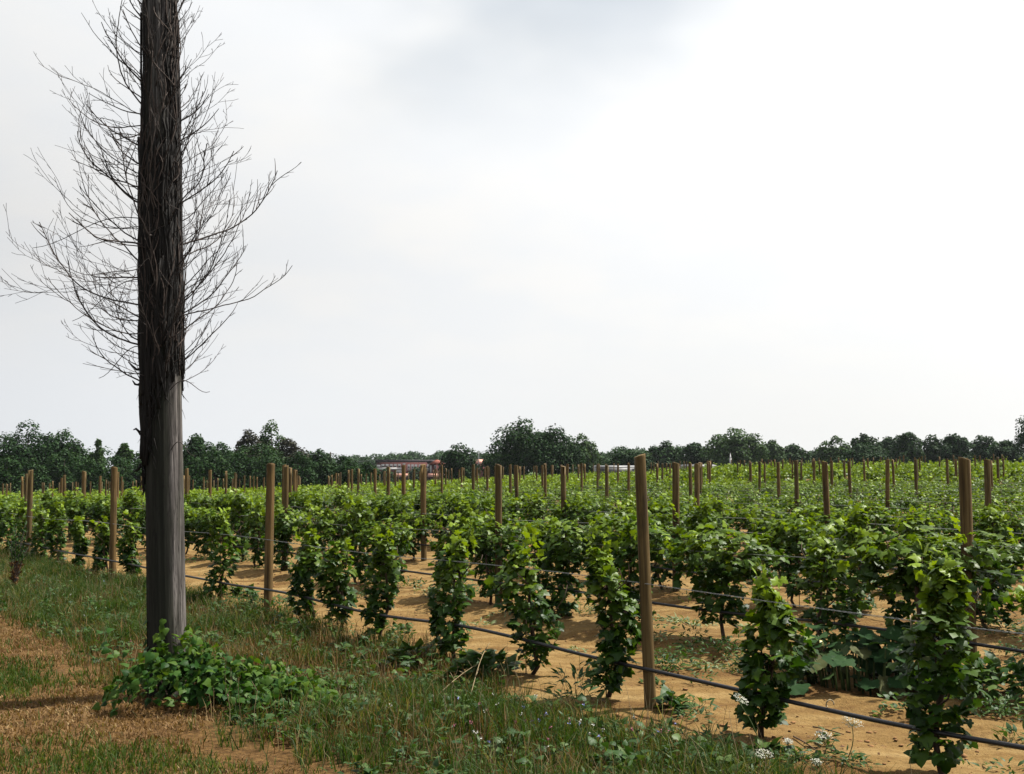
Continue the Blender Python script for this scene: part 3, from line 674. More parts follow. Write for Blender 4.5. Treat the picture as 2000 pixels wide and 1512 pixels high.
# stubs on the left edge
for z0, L, up in ((2.47, .07, .45), (2.34, .045, .7), (1.98, .03, .3), (1.74, .06, -1.2)):
    b = np.array((-pole_r(z0) - .03, -.03, z0)); d = np.array((-1, -.1, up)); u = np.linspace(0, 1, 4)[:, None]
    Vt, Tt = tube(b + u * d / np.linalg.norm(d) * (L + .03) + np.array((0, 0, .018)) * np.sin(u * 4 + z0 * 9), np.array((.014, .010, .009, .004)), 6)
    link('stub', mk_mesh('stub', Vt, Tt, [M['mat']]), dv)
def reach(z, side):                # outline of the twiggy crown
    zl = [2.2, 2.45, 2.8, 3.3, 3.8, 4.3, 4.8, 5.4, 6.0]
    left = [.25, .58, .85, 1.0, 1.05, .92, .66, .42, .25]; right = [.2, .5, .8, .95, .92, .72, .46, .34, .22]
    return np.interp(z, zl, left) * (1 - side) / 2 + np.interp(z, zl, right) * (1 + side) / 2
def twig(P, L, d, r, mb, depth):
    """a wandering shoot from P along d, turning upwards, with alternate side shoots"""
    n = max(5, int(L / .045)); pts = [P.copy()]; d = d / np.linalg.norm(d); st = L / (n - 1); wob = g.normal(0, .05, 3)
    lift = g.uniform(.025, .14)
    for q in range(n - 1):
        d = d + np.array((0, 0, lift * st / .05 * (.3 + 1.1 * q / n))) + g.normal(0, .095, 3) + wob * .25; d /= np.linalg.norm(d); pts.append(pts[-1] + d * st)
    pts = np.array(pts); Vt, Tt = tube(pts, np.linspace(r, max(r * .42, .0016), n), 4 if r > .0035 else 3, False); mb.add(Vt, Tt)
    if depth <= 0: return
    sgn = 1
    for q in range(2, n - 1):
        if g.uniform() > (.55 if depth == 2 else .4): continue
        sgn = -sgn; t = pts[q] - pts[q - 1]; t /= np.linalg.norm(t)
        side = np.cross(t, g.normal(0, 1, 3)); side /= np.linalg.norm(side); nd = t * .85 + side * g.uniform(.35, .8) + np.array((0, 0, .25))
        l2 = min(L * g.uniform(.12, .5) * (1 - .45 * q / n), .45)
        if depth == 2 and g.uniform() < .35: l2 = g.uniform(.02, .05)
        twig(pts[q], max(l2, .025), nd, max(.0017, r * .55), mb, depth - 1)
NB = 235
for q in range(NB):
    z0 = 2.35 + 3.5 * ((q + g.uniform()) / NB) ** 1.05
    # denser to the sides; some to the front and back
    side = 1 if q % 2 else -1
    a = (0 if side > 0 else math.pi) + g.normal(0, .75); b = np.array((math.cos(a), math.sin(a), 0)); sx = math.cos(a)
    L = reach(z0 + .12, sx) * g.uniform(.4, 1.08)
    up = g.uniform(-.15, .45) if sx < 0 else g.uniform(.25, 1.05)
    if z0 > 4.5: up += .8
    d = b + np.array((0, 0, up)) + g.normal(0, .12, 3)
    mb = MB(); twig(b * (pole_r(z0) + .005) + np.array((0, 0, z0)), L * 1.12, d, float(np.clip(g.gamma(5, .0008), .0022, .0075)), mb, 2)
    link('branch', mb.mesh('branch', [M['twig']]), dv)
for z0, ln, up in ((2.29, .26, .12), (1.83, .14, .1), (3.62, .8, -.18), (3.15, .5, -.5), (2.62, .3, -.55)):   # a few that stick straight out or droop
    sx = 1 if z0 < 2.4 else -1; mb = MB(); u = np.linspace(0, 1, 12)[:, None]
    P = np.array((sx * pole_r(z0) * .6, -.10, z0)) + u * np.array((sx * (ln + .06), -.05, up * ln)) + np.array((0, 0, .06)) * np.sin(u * 5)
    Vt, Tt = tube(P, np.linspace(.004, .002, 12), 4); mb.add(Vt, Tt); link('branch', mb.mesh('branch', [M['twig']]), dv)

# ------------------------------------------------------------------ ivy mound round the foot of the pole
def leaf_thing(root, tpl, mat, name, pos, yd, nm, size, young, limit, variants=3):
    mes = []
    for q in range(variants):
        tp = tpl[0].copy(); tp[:, 2] += .05 * np.sin(tp[:, 0] * (4 + q) + q * 2) + .05 * (q - 1) * tp[:, 1] ** 2
        mes.append([mk_mesh(name, tp, tpl[1], [mat], {'tint': np.zeros(len(tp)), 'young': np.full(len(tp), yo)}) for yo in (0, .35, .8)])
    inv = root.matrix_basis.inverted()
    for q in range(min(limit, len(pos))):
        yo = young[q]; me = mes[q % variants][0 if yo < .18 else 1 if yo < .5 else 2]
        o = bpy.data.objects.new(name, me); col.objects.link(o); o.parent = root; o.matrix_basis = inv @ mat_from(pos[q], yd[q], nm[q], size[q])
    if len(pos) > limit:
        sl = slice(limit, None); Vf, Tf = scatter(tpl, pos[sl], yd[sl], nm[sl], size[sl]); k = len(tpl[0]); L0 = np.array(root.location)
        mb = MB().add(Vf - L0, Tf, 0, tint=np.repeat(rng.uniform(0, 1, len(pos[sl])), k), young=np.repeat(young[sl], k))
        tag(link('foliage', mb.mesh('foliage', [mat]), root), kind='stuff')
iv = empty('ivy_mound', PB); tag(iv, 'low mound of glossy green ivy around the foot of the utility pole', 'ivy')
ctr = pix(418, 1374)[:2]; n = 1900
ph = rng.uniform(0, 2 * np.pi, n); rr = np.sqrt(rng.uniform(0, 1, n))
rag = (.5 + 1.0 * vnoise(ph * 2.4 + 3, ph * 0, 15)) * (1 + .25 * np.cos(ph)); rr = rr * rag
q1 = rr * np.cos(ph) * 0.86; q2 = rr * np.sin(ph) * .50
px_ = ctr[0] + q1; py_ = ctr[1] + q2 - .10 * q1
dome = np.sqrt(np.clip(1 - (rr / rag) ** 2, 0, 1)) * (.55 + .8 * vnoise(q1 * 5, q2 * 5, 19)); crest = .26 + .18 * np.exp(-((px_ - PB[0] - .1) ** 2) / .12) - .14 * sstep(.1, .85, q1)
hh = dome * crest * rng.uniform(.55, 1.0, n) + .02 + .05 * rng.uniform(0, 1, n)
pos = np.stack([px_, py_, gz(px_, py_) + hh], 1)
o2 = np.stack([np.cos(ph) * rr, np.sin(ph) * rr - .25, ph * 0], 1)
yd = o2 * .8 + np.array((0, -.2, -.45)) + rv(n, .5); nm = o2 * .6 + np.array((0, -.15, .7)) + rv(n, .6)
size = .026 + .058 * rng.uniform(0, 1, n) ** 1.5; young = np.clip((hh / crest - .55) * 1.6, 0, 1) * rng.uniform(0, 1, n) * .8 * (rng.uniform(0, 1, n) < .6)
# leaves climbing the pole foot, and a sprig to the left
m = 26; a = rng.uniform(math.pi, 2 * math.pi, m); zz = rng.uniform(.3, .58, m) ** 1.0
cl_ = np.stack([PB[0] + (.165) * np.cos(a), PB[1] + .165 * np.sin(a), PB[2] + zz], 1)
oo = np.stack([np.cos(a), np.sin(a), a * 0], 1)
sp0 = pix(262, 1330); sp1 = pix(182, 1372); k2 = 22; u = rng.uniform(0, 1, k2)
sg = np.stack([sp0[0] + u * -.30, sp0[1] + u * .0 + rng.normal(0, .04, k2), sp0[2] + .12 + u * .22 + rng.normal(0, .03, k2)], 1)
ordr = np.argsort(-(hh - .3 * q2)); pos, yd, nm, size, young = pos[ordr], yd[ordr], nm[ordr], size[ordr], young[ordr]
pos = np.concatenate([cl_, sg, pos]); yd = np.concatenate([oo * .2 + np.array((0, 0, -.8)) + rv(m, .3), rv(k2, .5) + np.array((-.4, -.2, -.2)), yd])
nm = np.concatenate([oo + np.array((0, 0, .5)) + rv(m, .3), rv(k2, .4) + np.array((0, -.3, .8)), nm])
size = np.concatenate([rng.uniform(.05, .08, m), rng.uniform(.05, .08, k2), size]); young = np.concatenate([rng.uniform(0, .7, m), np.zeros(k2), young])
leaf_thing(iv, IVY_LEAF, M['ivy'], 'leaf', pos, yd, nm, size, young, 300)
mb = MB()
for q in range(14):
    a = rng.uniform(0, 2 * np.pi); r_ = rng.uniform(.2, .6); e = np.array((ctr[0] + math.cos(a) * r_ * .85, ctr[1] + math.sin(a) * r_ * .42, 0)); e[2] = float(gz(e[0], e[1])) + .1
    u = np.linspace(0, 1, 7)[:, None]; b = np.array((PB[0] + .1 * math.cos(a), PB[1] + .1 * math.sin(a), PB[2] + .1))
    Vt, Tt = tube(b + u * (e - b) + np.array((0, 0, .05)) * np.sin(u * 3.1), .004, 4); mb.add(Vt - PB, Tt)
link('runners', mb.mesh('runners', [M['stem']]), iv)

# ------------------------------------------------------------------ squash plant between the first and second rows
sc0 = pix(1728, 1352); sc0[2] = float(gz(sc0[0], sc0[1]))
sq = empty('squash_plant', sc0); tag(sq, 'sprawling squash plant with large grey green leaves between the first two vine rows', 'squash plant')
n = 110; q1 = rng.uniform(-.72, .62, n); q2 = rng.uniform(-.16, .55, n); hh = rng.uniform(.06, .36, n) * (1 - .3 * np.abs(q1)) * (1 + .25 * (q2 > .1))
pos = np.stack([sc0[0] + q1, sc0[1] + q2 - .15 * q1, sc0[2] + hh], 1); o2 = np.stack([q1, q2 - .15, q1 * 0], 1)
yd = o2 * .7 + np.array((0, -.5, -.12)) + rv(n, .35); nm = o2 * .25 + np.array((0, -.28, 1)) + rv(n, .22); size = rng.uniform(.09, .21, n)
leaf_thing(sq, SQUASH_LEAF, M['squash'], 'leaf', pos, yd, nm, size, np.zeros(n), 300)
mb = MB()
for p in pos:
    b = np.array((p[0] * .88 + sc0[0] * .12, p[1] * .88 + sc0[1] * .12 + .05, float(gz(p[0], p[1])))); u = np.linspace(0, 1, 5)[:, None]
    Vt, Tt = tube(b + u * (p - b) + np.array((0, 0, .04)) * np.sin(u * 3.1), np.linspace(.009, .006, 5), 5); mb.add(Vt - sc0, Tt)
link('stalks', mb.mesh('stalks', [M['green_stem']]), sq)
a = np.linspace(0, 2 * np.pi, 9)[:-1]; fz = np.linspace(0, 1, 7); rad = .042 * np.sin(np.pi * (.06 + .9 * fz)) ** .8
fp = pix(1597, 1272, .25) - sc0; P = np.stack([fp[0] + fz * .03, fp[1] + fz * 0, fp[2] + fz * .085], 1); Vt, Tt = tube(P, rad, 10); link('fruit', mk_mesh('fruit', Vt, Tt, [M['grape']], smooth=True), sq)

# ------------------------------------------------------------------ weeds
def clump(mb, c, r, h, n, tpl, s0, s1, up=.6):
    ph = rng.uniform(0, 2 * np.pi, n); q = np.sqrt(rng.uniform(0, 1, n)); o = np.stack([np.cos(ph), np.sin(ph), ph * 0], 1)
    t = rng.uniform(.1, 1, n); pos = o * (q * r)[:, None] * (1.1 - .4 * t)[:, None]; x = c[0] + pos[:, 0]; y = c[1] + pos[:, 1]
    pos = np.stack([x, y, gz(x, y) + t * h * (1 - .4 * q)], 1)
    yd = o * .8 + np.array((0, 0, up)) + rv(n, .4); nm = o * -.2 + np.array((0, 0, 1)) + rv(n, .4)
    Vf, Tf = scatter(tpl, pos, yd, nm, rng.uniform(s0, s1, n)); k = len(tpl[0]); mb.add(Vf, Tf, 0, tint=np.repeat(rng.uniform(0, 1, n), k), young=0)
def stems(mb, c, r, h, n, rad=.0025):
    for q in range(n):
        a = rng.uniform(0, 6.28); b = np.array((c[0] + rng.normal(0, r * .3), c[1] + rng.normal(0, r * .3), 0)); b[2] = float(gz(b[0], b[1])) - .01
        e = b + np.array((math.cos(a) * r * .5, math.sin(a) * r * .5, h * rng.uniform(.6, 1.1))); u = np.linspace(0, 1, 5)[:, None]
        Vt, Tt = tube(b + u * (e - b) + rng.normal(0, .012, (5, 3)), np.linspace(rad, rad * .5, 5), 3, False); mb.add(Vt, Tt, 0, tint=.5, young=0)
mb = MB()                          # ground cover weeds in the lanes between rows
for q in range(1700):
    r = int(rng.integers(1, 10)); c = C1 + PITCH_ROW * (r - 1) + rng.normal(.1, .42); s = rng.uniform(-20, 50); x, y = cs(c, s); px, py, dep = proj(x, y, 0)
    if y < 4 or not -100 < px < 2100 or dep > 45: continue
    if r == 1 and px > 700 and c < C1 + .9 and rng.uniform() < .75: continue
    if vnoise(x * .6, y * .6, 55) < .36: continue
    clump(mb, (x, y), rng.uniform(.10, .36), rng.uniform(.04, .22), int(rng.uniform(18, 60)), LANCE if q % 2 else VINE_MID, .035, .075 if q % 2 else .05)
for px, py, r_, h, n in ((1300, 1300, .24, .2, 110), (1345, 1268, .26, .22, 120), (1400, 1290, .3, .24, 150), (1455, 1300, .26, .26, 130), (1235, 1232, .22, .14, 80), (1180, 1300, .16, .14, 60), (1060, 1190, .3, .2, 130), (905, 1168, .26, .2, 110),
                        (835, 1172, .24, .16, 80), (1150, 1200, .26, .16, 90), (1950, 1240, .3, .16, 100), (1985, 1275, .2, .2, 80), (1910, 1190, .3, .14, 90), (720, 1150, .24, .16, 80), (640, 1120, .24, .14, 70), (500, 1095, .25, .14, 70),
                        (1500, 1150, .3, .12, 80), (1620, 1165, .3, .14, 80), (1800, 1175, .34, .16, 100), (1560, 1330, .2, .18, 80), (1480, 1330, .14, .14, 50), (1920, 1400, .2, .2, 80), (1990, 1400, .16, .2, 60), (1000, 1150, .3, .18, 100),
                        (1290, 1450, .16, .1, 50), (1380, 1470, .2, .1, 60), (1430, 1500, .2, .12, 60), (1340, 1425, .1, .1, 30), (1660, 1512, .2, .08, 50), (1560, 1512, .2, .08, 50)):
    for k in range(3):
        c = pix(px + rng.normal(0, 14), py + rng.normal(0, 5)); clump(mb, c, r_ * rng.uniform(.4, .8), h * rng.uniform(.6, 1.1), n // 2, LANCE, .035, .08)
tag(link('lane_weeds', mb.mesh('lane_weeds', [M['weed']])), 'low green weeds scattered over the bare soil between vine rows', 'weeds', kind='stuff')
mb = MB()
for px, py, r_, n in ((1385, 1303, .17, 70), (1345, 1222, .3, 110), (1480, 1228, .25, 80), (1290, 1255, .12, 30), (1130, 1268, .1, 24), (830, 1158, .2, 40), (980, 1205, .18, 40), (1560, 1130, .5, 90),
                      (1700, 1125, .4, 60), (1400, 1145, .35, 60), (1960, 1160, .4, 60), (1300, 1215, .25, 60), (940, 1215, .12, 30)):
    clump(mb, pix(px, py), r_, .06, n, LANCE, .05, .09, .1)
tag(link('wilted_weeds', mb.mesh('wilted_weeds', [M['wilt']])), 'pale pulled weeds lying wilted on the lane soil', 'weeds', kind='stuff')
WP = [(1125, 1385, .22, .30, 90, 'bushy broad leaved weed in the gap between two front row vines'), (1362, 1408, .13, .12, 26, 'small leafy weed just right of the nearest post foot'),
      (1316, 1402, .10, .15, 30, 'upright narrow leaved weed touching the nearest post foot'), (530, 1205, .34, .26, 150, 'dense green weed clump at the foot of the post right of the pole'),
      (820, 1300, .34, .2, 120, 'feathery weed clump in front of the third vine column'), (1960, 1375, .30, .34, 150, 'tall leafy weed at the right edge behind the corner vine'),
      (1310, 1300, .22, .2, 80, 'low bushy weed on the soil behind the nearest post'), (940, 1330, .3, .22, 130, 'grassy weed clump at the foot of the ragged front row vine'),
      (1615, 1478, .06, .12, 18, 'tiny seedling weed on bare soil left of the corner vine'), (1985, 1445, .12, .12, 26, 'dark weed seedling right of the corner vine'),
      (480, 1165, .2, .2, 80, 'small weed clump under the hose right of the utility pole'), (1060, 1210, .3, .2, 110, 'weed patch behind the hose near the middle of the front lane'),
      (690, 1430, .12, .18, 30, 'pale leafy seedling at the edge of the dirt patch'), (1500, 1500, .14, .1, 30, 'low weed beside the white flower head at the bottom')]
for px, py, r_, h, n, lab in WP:
    c = pix(px, py); c[2] = float(gz(c[0], c[1])); mb = MB(); clump(mb, c, r_, h, n, LANCE if px % 4 else IVY_LEAF, .06, .12, .8)
    ms = MB(); stems(ms, c, r_, h, 9); root = empty('weed_plant', c); tag(root, lab, 'weed', 'single weeds along the front vine row')
    mb.V = [v - c for v in mb.V]; ms.V = [v - c for v in ms.V]
    link('foliage', mb.mesh('foliage', [M['weed']]), root); link('stalks', ms.mesh('stalks', [M['weed']]), root)

# Queen Anne's lace
for px, py, z_, px2, py2, lab in ((1443, 1372, .60, 1490, 1490, 'side-on white flower umbel tilted in front of the short bushy vine'), (1490, 1480, .23, 1492, 1522, 'white flower umbel lowest at the bottom, left of centre right'),
                                  (1607, 1443, .24, 1608, 1500, 'small white flower umbel over bare soil, left of the taller pair'), (1663, 1418, .36, 1655, 1505, 'largest flat white flower umbel on two thin stems before the hose'),
                                  (1594, 1496, .10, 1596, 1520, 'pale greenish half opened umbel near the bottom edge'), (1538, 1455, .16, 1535, 1490, 'tiny greenish umbel on soil near the short bushy vine')):
    b = pix(px2, py2); b[2] = float(gz(b[0], b[1])); t = pdepth(px, py, b[1]); root = empty('wild_carrot', b); tag(root, lab, 'wildflower', 'white umbel wildflowers')
    t = t - b; u = np.linspace(0, 1, 8)[:, None]; Vt, Tt = tube(u * t + np.array((.02, 0, 0)) * np.sin(u * 3), np.linspace(.0035, .0022, 8), 5)
    link('stem', mk_mesh('stem', Vt, Tt, [M['green_stem']]), root)
    R = .05 if z_ > .2 else .026; tilt = np.array((.55, -.3, 1)) if z_ > .5 else np.array((.1, -.25, 1)); tilt = tilt / np.linalg.norm(tilt)
    if px == 1663: R = .062
    e1 = np.cross(tilt, (0, 1, 0)); e1 /= np.linalg.norm(e1); e2 = np.cross(tilt, e1); mb = MB(); ms = MB()
    for q in range(26):
        a = q * 2.4; r_ = R * math.sqrt((q + .5) / 26); f = t + e1 * r_ * math.cos(a) + e2 * r_ * math.sin(a) + tilt * (.028 + .010 * rng.uniform() - .010 * (r_ / R) ** 2)
        Vt, Tt = tube(np.array([t, f - tilt * .004]), .0009, 3, False); ms.add(Vt, Tt)
        for w in range(7):
            p = f + e1 * rng.normal(0, .0042) + e2 * rng.normal(0, .0042) + tilt * rng.normal(0, .0015)
            Vt, Tt = scatter(LOW, p[None], rng.normal(0, 1, (1, 3)), (tilt + rng.normal(0, .35, 3))[None], .0062); mb.add(Vt, Tt)
    link('flower_head', mb.mesh('flower_head', [M['umbel']]), root); link('rays', ms.mesh('rays', [M['green_stem']]), root)

# twine ties
def tie(pts, lab):
    o = np.array(pts[0]); Vt, Tt = tube(np.array(pts) - o, .0035, 5); tag(link('twine_tie', mk_mesh('twine_tie', Vt, Tt, [M['twine']], smooth=True), loc=o), lab, 'twine')
d0 = pix(1608, 1388)[1]
u_ = (1608 - 1000) / FPX; dd = (C1 - .062) / (u_ * NX + NY); hp = np.array((u_ * dd, dd, float(gz(u_ * dd, dd)) + .29)); A_ = np.linspace(-.4, 5.0, 14)
tie([hp + np.array((DX * .035 * (q / 13 - .5), DY * .035 * (q / 13 - .5), 0)) + .021 * np.array((NX * math.cos(w), NY * math.cos(w), math.sin(w))) for q, w in enumerate(A_)], 'loop of pale twine knotted round the front drip hose')
u_ = (1766 - 1000) / FPX; dd = (C1 - .05) / (u_ * NX + NY); b = np.array((u_ * dd, dd, float(gz(u_ * dd, dd)) + .85))
tie([b + np.array((.0, -.01, .012)), b + np.array((.004, -.014, -.06)), b + np.array((.022, -.012, -.066)), b + np.array((.012, -.015, -.08)), b + np.array((.03, -.012, -.2)), b + np.array((.04, -.01, -.30))], 'pale twine hanging from the front wire beside the corner vine')

# dry stalks lying in the verge, sticks on the soil
for k, (pa, pb, h, lab) in enumerate((((918, 1385), (962, 1278), .06, 'bare pale dead stalk propped diagonally in the verge grass'), ((850, 1378), (985, 1318), .05, 'long straw coloured stalk lying low in the verge grass'),
                                      ((885, 1345), (920, 1312), .05, 'short curved dry stalk in the verge grass'))):
    a = pix(*pa); b = pix(*pb) if k else pix(925, 1355) + np.array((.12, .1, .36)); a[2] += float(gz(a[0], a[1])) + h; 
    if k: b[2] += float(gz(b[0], b[1])) + h + .05
    u = np.linspace(0, 1, 9)[:, None]; P = (u * (b - a)) + np.array((0, 0, .06)) * np.sin(u * 3.1); mb = MB(); Vt, Tt = tube(P, np.linspace(.0035, .002, 9), 5); mb.add(Vt, Tt)
    for q in range(5):
        s0 = P[2 + q]; Vt, Tt = tube(np.array([s0, s0 + rng.normal(0, .05, 3) + np.array((-.03, 0, .05))]), np.array((.003, .0015)), 4); mb.add(Vt, Tt)
    tag(link('dry_stalk', mb.mesh('dry_stalk', [M['straw']]), loc=a), lab, 'dry stalk')
for pa, pb, lab in (((1550, 1456), (1600, 1492), 'thin curved brown stick on the soil near the white flower heads'), ((1588, 1420), (1648, 1436), 'thin brown twig on the soil below the front hose')):
    a = pix(*pa); b = pix(*pb); a[2] = float(gz(a[0], a[1])) + .01; b[2] = float(gz(b[0], b[1])) + .012; u = np.linspace(0, 1, 8)[:, None]
    Vt, Tt = tube(u * (b - a) + np.array((.0, -.03, .01)) * np.sin(u * 3.1), np.linspace(.005, .003, 8), 5); tag(link('stick', mk_mesh('stick', Vt, Tt, [M['stem']]), loc=a), lab, 'stick')

# thin sapling at the left edge
b = pix(27, 1148); b[2] = float(gz(b[0], b[1])); root = empty('sapling', b); tag(root, 'thin feathery sapling with dead brown lower leaves at the left edge', 'sapling')
ms = MB(); mf = MB(); md = MB()
for q in range(16):
    a = rng.uniform(0, 6.28); top = np.array((.20 * math.cos(a) * rng.uniform(.3, 1), .2 * math.sin(a), rng.uniform(.45, 1.0))); u = np.linspace(0, 1, 8)[:, None]
    P = u * top * np.array((.5, .5, 1)) + u ** 2 * top * np.array((.5, .5, 0)) + rng.normal(0, .008, (8, 3)); Vt, Tt = tube(P, np.linspace(.007, .002, 8), 4); ms.add(Vt, Tt)
    n = 26; w = rng.uniform(.1, 1, n); pp = np.stack([np.interp(w, u[:, 0], P[:, k]) for k in range(3)], 1)
    for mbx, sel in ((mf, pp[:, 2] > .42), (md, pp[:, 2] <= .42)):
        if sel.sum() and (mbx is mf or q % 2 == 0):
            Vf, Tf = scatter(LANCE, pp[sel], rv(int(sel.sum()), .5) + np.array((0, 0, .6)), rv(int(sel.sum()), .7), rng.uniform(.05, .10, int(sel.sum()))); mbx.add(Vf, Tf, 0, tint=np.repeat(rng.uniform(0, 1, int(sel.sum())), len(LANCE[0])), young=0)
link('stems', ms.mesh('stems', [M['twig']]), root); link('foliage', mf.mesh('foliage', [M['shrub']]), root); tag(link('dead_foliage', md.mesh('dead_foliage', [M['dead_leaf']]), root), 'dead brown lower leaves')

# ------------------------------------------------------------------ grass
def blades(name, X, Y, h, w, mat, bend, label, cat, z0=0):
    n = len(X); a = rng.uniform(0, 2 * np.pi, n); b = rng.uniform(.2, 1, n) * bend; la = rng.uniform(0, 2 * np.pi, n)
    base = np.stack([X, Y, gz(X, Y) - .01], 1); sd = np.stack([np.cos(a), np.sin(a), a * 0], 1) * (w * .5)[:, None]; ln = np.stack([np.cos(la), np.sin(la), a * 0], 1)
    up = np.array((0, 0, 1.))
    m = base + up * (h * .55)[:, None] + ln * (h * b * .3)[:, None]; t = base + up * (h * (1 - .25 * b))[:, None] + ln * (h * b)[:, None]
    V = np.stack([base - sd, base + sd, m - sd * .7, m + sd * .7, t], 1).reshape(-1, 3)
    T = (np.array([(0, 1, 3), (0, 3, 2), (2, 3, 4)])[None] + (np.arange(n) * 5)[:, None, None]).reshape(-1, 3)
    o = link(name, mk_mesh(name, V, T, [mat], {'tint': np.repeat(np.clip(.55 * rng.uniform(0, 1, n) + .75 * (fbm(X * 2.3, Y * 2.3, 83) - .25) + .25 * (rng.uniform(0, 1, n) < .10), 0, .999), 5), 'young': np.zeros(n * 5)})); tag(o, label, cat, kind='stuff')
def field(n, c0, c1, s0, s1, keep, tuft=1):
    """random points in a strip of the verge; density falls with distance"""
    s = s0 + (s1 - s0) * rng.uniform(0, 1, n) ** 1.7; c = rng.uniform(c0, c1, n); x, y = cs(c, s); px, py, dep = proj(x, y, 0)
    ok = (y > 4.3) & (px > -420) & (px < 2350) & keep(x, y, c, s); x, y = x[ok], y[ok]
    if tuft > 1 and len(x):          # gather the blades into tufts
        m = len(x) // tuft; j = rng.integers(0, m, len(x)); f = rng.uniform(0, 1, len(x)) < .8; sp = rng.gamma(2, .012, len(x)); a = rng.uniform(0, 6.283, len(x))
        x = np.where(f, x[j] + sp * np.cos(a), x); y = np.where(f, y[j] + sp * np.sin(a), y)
    return x, y
def verge_keep(x, y, c, s):
    e = C1 - .55 + .55 * sstep(6.3, 9, s) + .5 * (fbm(x * 1.1, y * 1.1, 31) - .5); t = 3.1 + .9 * (fbm(x * .9, y * .9, 37) - .5)
    return (c < e + .08 + rng.normal(0, .10, len(x))) & (c > t - .1 + rng.normal(0, .12, len(x)))
n = 240000
x, y = field(n, 2.3, C1 + .5, -3, 34, verge_keep, 11); d = np.hypot(x, y); pt = fbm(x * .9, y * .9, 61)
k = pt + rng.normal(0, .10, len(x)) < .69
h = (.05 + .23 * fbm(x * 1.7, y * 1.7, 63) ** 1.4) * rng.uniform(.45, 1.5, len(x)); w = rng.uniform(.003, .0065, len(x)) * (1 + d * .045)
blades('verge_grass', x[k], y[k], h[k], w[k], M['grass'], 1.0, 'tangled green grass on the verge in front of the first vine row', 'grass')
x2, y2, h2, w2 = x[~k], y[~k], h[~k], w[~k]
xa, ya = field(24000, 2.3, C1 + .5, -3, 34, verge_keep, 5)
x2 = np.concatenate([x2, xa]); y2 = np.concatenate([y2, ya]); h2 = np.concatenate([h2, rng.uniform(.08, .26, len(xa))]); w2 = np.concatenate([w2 * .8, rng.uniform(.0022, .004, len(xa)) * (1 + np.hypot(xa, ya) * .04)])
blades('dry_verge_grass', x2, y2, h2, w2, M['dry'], .6, 'dry brown grass stalks mixed into the verge', 'dry grass')
def track_keep(x, y, c, s): return c < 3.1 + .9 * (fbm(x * .9, y * .9, 37) - .5) + rng.normal(0, .15, len(x))
x, y = field(400000, -.2, 3.5, -2, 19, track_keep, 6); d = np.hypot(x, y); gp = fbm(x * .8 + 3, y * .8, 71); c_, _ = tocs(x, y); bare = fbm(x * 1.3, y * 1.3, 73)
bare = bare - .35 * np.exp(-(((x - pix(590, 1440)[0]) / .75) ** 2 + ((y - pix(590, 1440)[1]) / .8) ** 2))
k = bare + rng.normal(0, .06, len(x)) > .33; x, y, d, gp, c_ = x[k], y[k], d[k], gp[k], c_[k]
h = rng.uniform(.018, .06, len(x)); w = rng.uniform(.004, .008, len(x)) * (1 + d * .05)
gp = gp * .55 + .08
for bx_, by_, br_ in ((40, 1400, .55), (60, 1480, .5), (250, 1485, .42), (20, 1330, .45), (390, 1505, .3), (120, 1440, .3), (470, 1512, .3)):
    q = pix(bx_, by_); gp = gp + .11 * np.exp(-((x - q[0]) ** 2 + (y - q[1]) ** 2) / br_ ** 2)
g1 = gp + rng.normal(0, .10, len(x)) > .55
blades('mown_grass', x[g1], y[g1], h[g1] * 1.6, w[g1], M['grass'], .8, 'short mown green grass patches on the track', 'grass')
blades('dry_mown_grass', x[~g1], y[~g1], h[~g1] * .9, w[~g1], M['dry'], 1.3, 'short dry brown grass on the track left of the pole', 'dry grass')
# broad verge weeds, tall dark stalks and small flowers
mb = MB(); ms = MB(); mp_ = MB()
xv, yv = field(2600, 2.9, C1 + .4, -3, 22, verge_keep)
for q in range(min(1100, len(xv))):
    clump(mb, (xv[q], yv[q]), rng.uniform(.04, .14), rng.uniform(.04, .2), int(rng.uniform(8, 22)), LANCE if q % 3 else IVY_LEAF, .03, .075, .5)
for q in range(260):
    q_ = int(rng.integers(0, len(xv))); stems(ms, (xv[q_] + rng.normal(0, .2), yv[q_] + rng.normal(0, .2)), .12, rng.uniform(.18, .48), 2, .0022)
tag(link('verge_weeds', mb.mesh('verge_weeds', [M['weed']])), 'small broad leaved weeds mixed into the verge grass', 'weeds', kind='stuff')
tag(link('weed_stalks', ms.mesh('weed_stalks', [M['straw']])), 'thin dry weed stalks standing up from the verge', 'weed stalks', kind='stuff')
mb = MB()
for q in range(70):
    p = pix(rng.uniform(880, 1330), rng.uniform(1390, 1512)) if q < 42 else pix(rng.uniform(60, 800), rng.uniform(1130, 1440)); p[2] = float(gz(p[0], p[1])) + rng.uniform(.1, .2)
    c0, s0 = tocs(p[0], p[1])
    if c0 > C1 - .4 or c0 < 2.9: continue
    Vt, Tt = scatter(LOW, np.repeat(p[None], 7, 0) + rv(7, .004), rv(7), rv(7) + np.array((0, 0, .6)), .010); mb.add(Vt, Tt, int(rng.choice([0, 1, 2], p=[.4, .3, .3])))
tag(link('meadow_flowers', mb.mesh('meadow_flowers', [M['pink'], M['blue'], M['whitef']])), 'tiny pink, blue and white flowers dotted in the verge grass', 'flowers', kind='stuff')
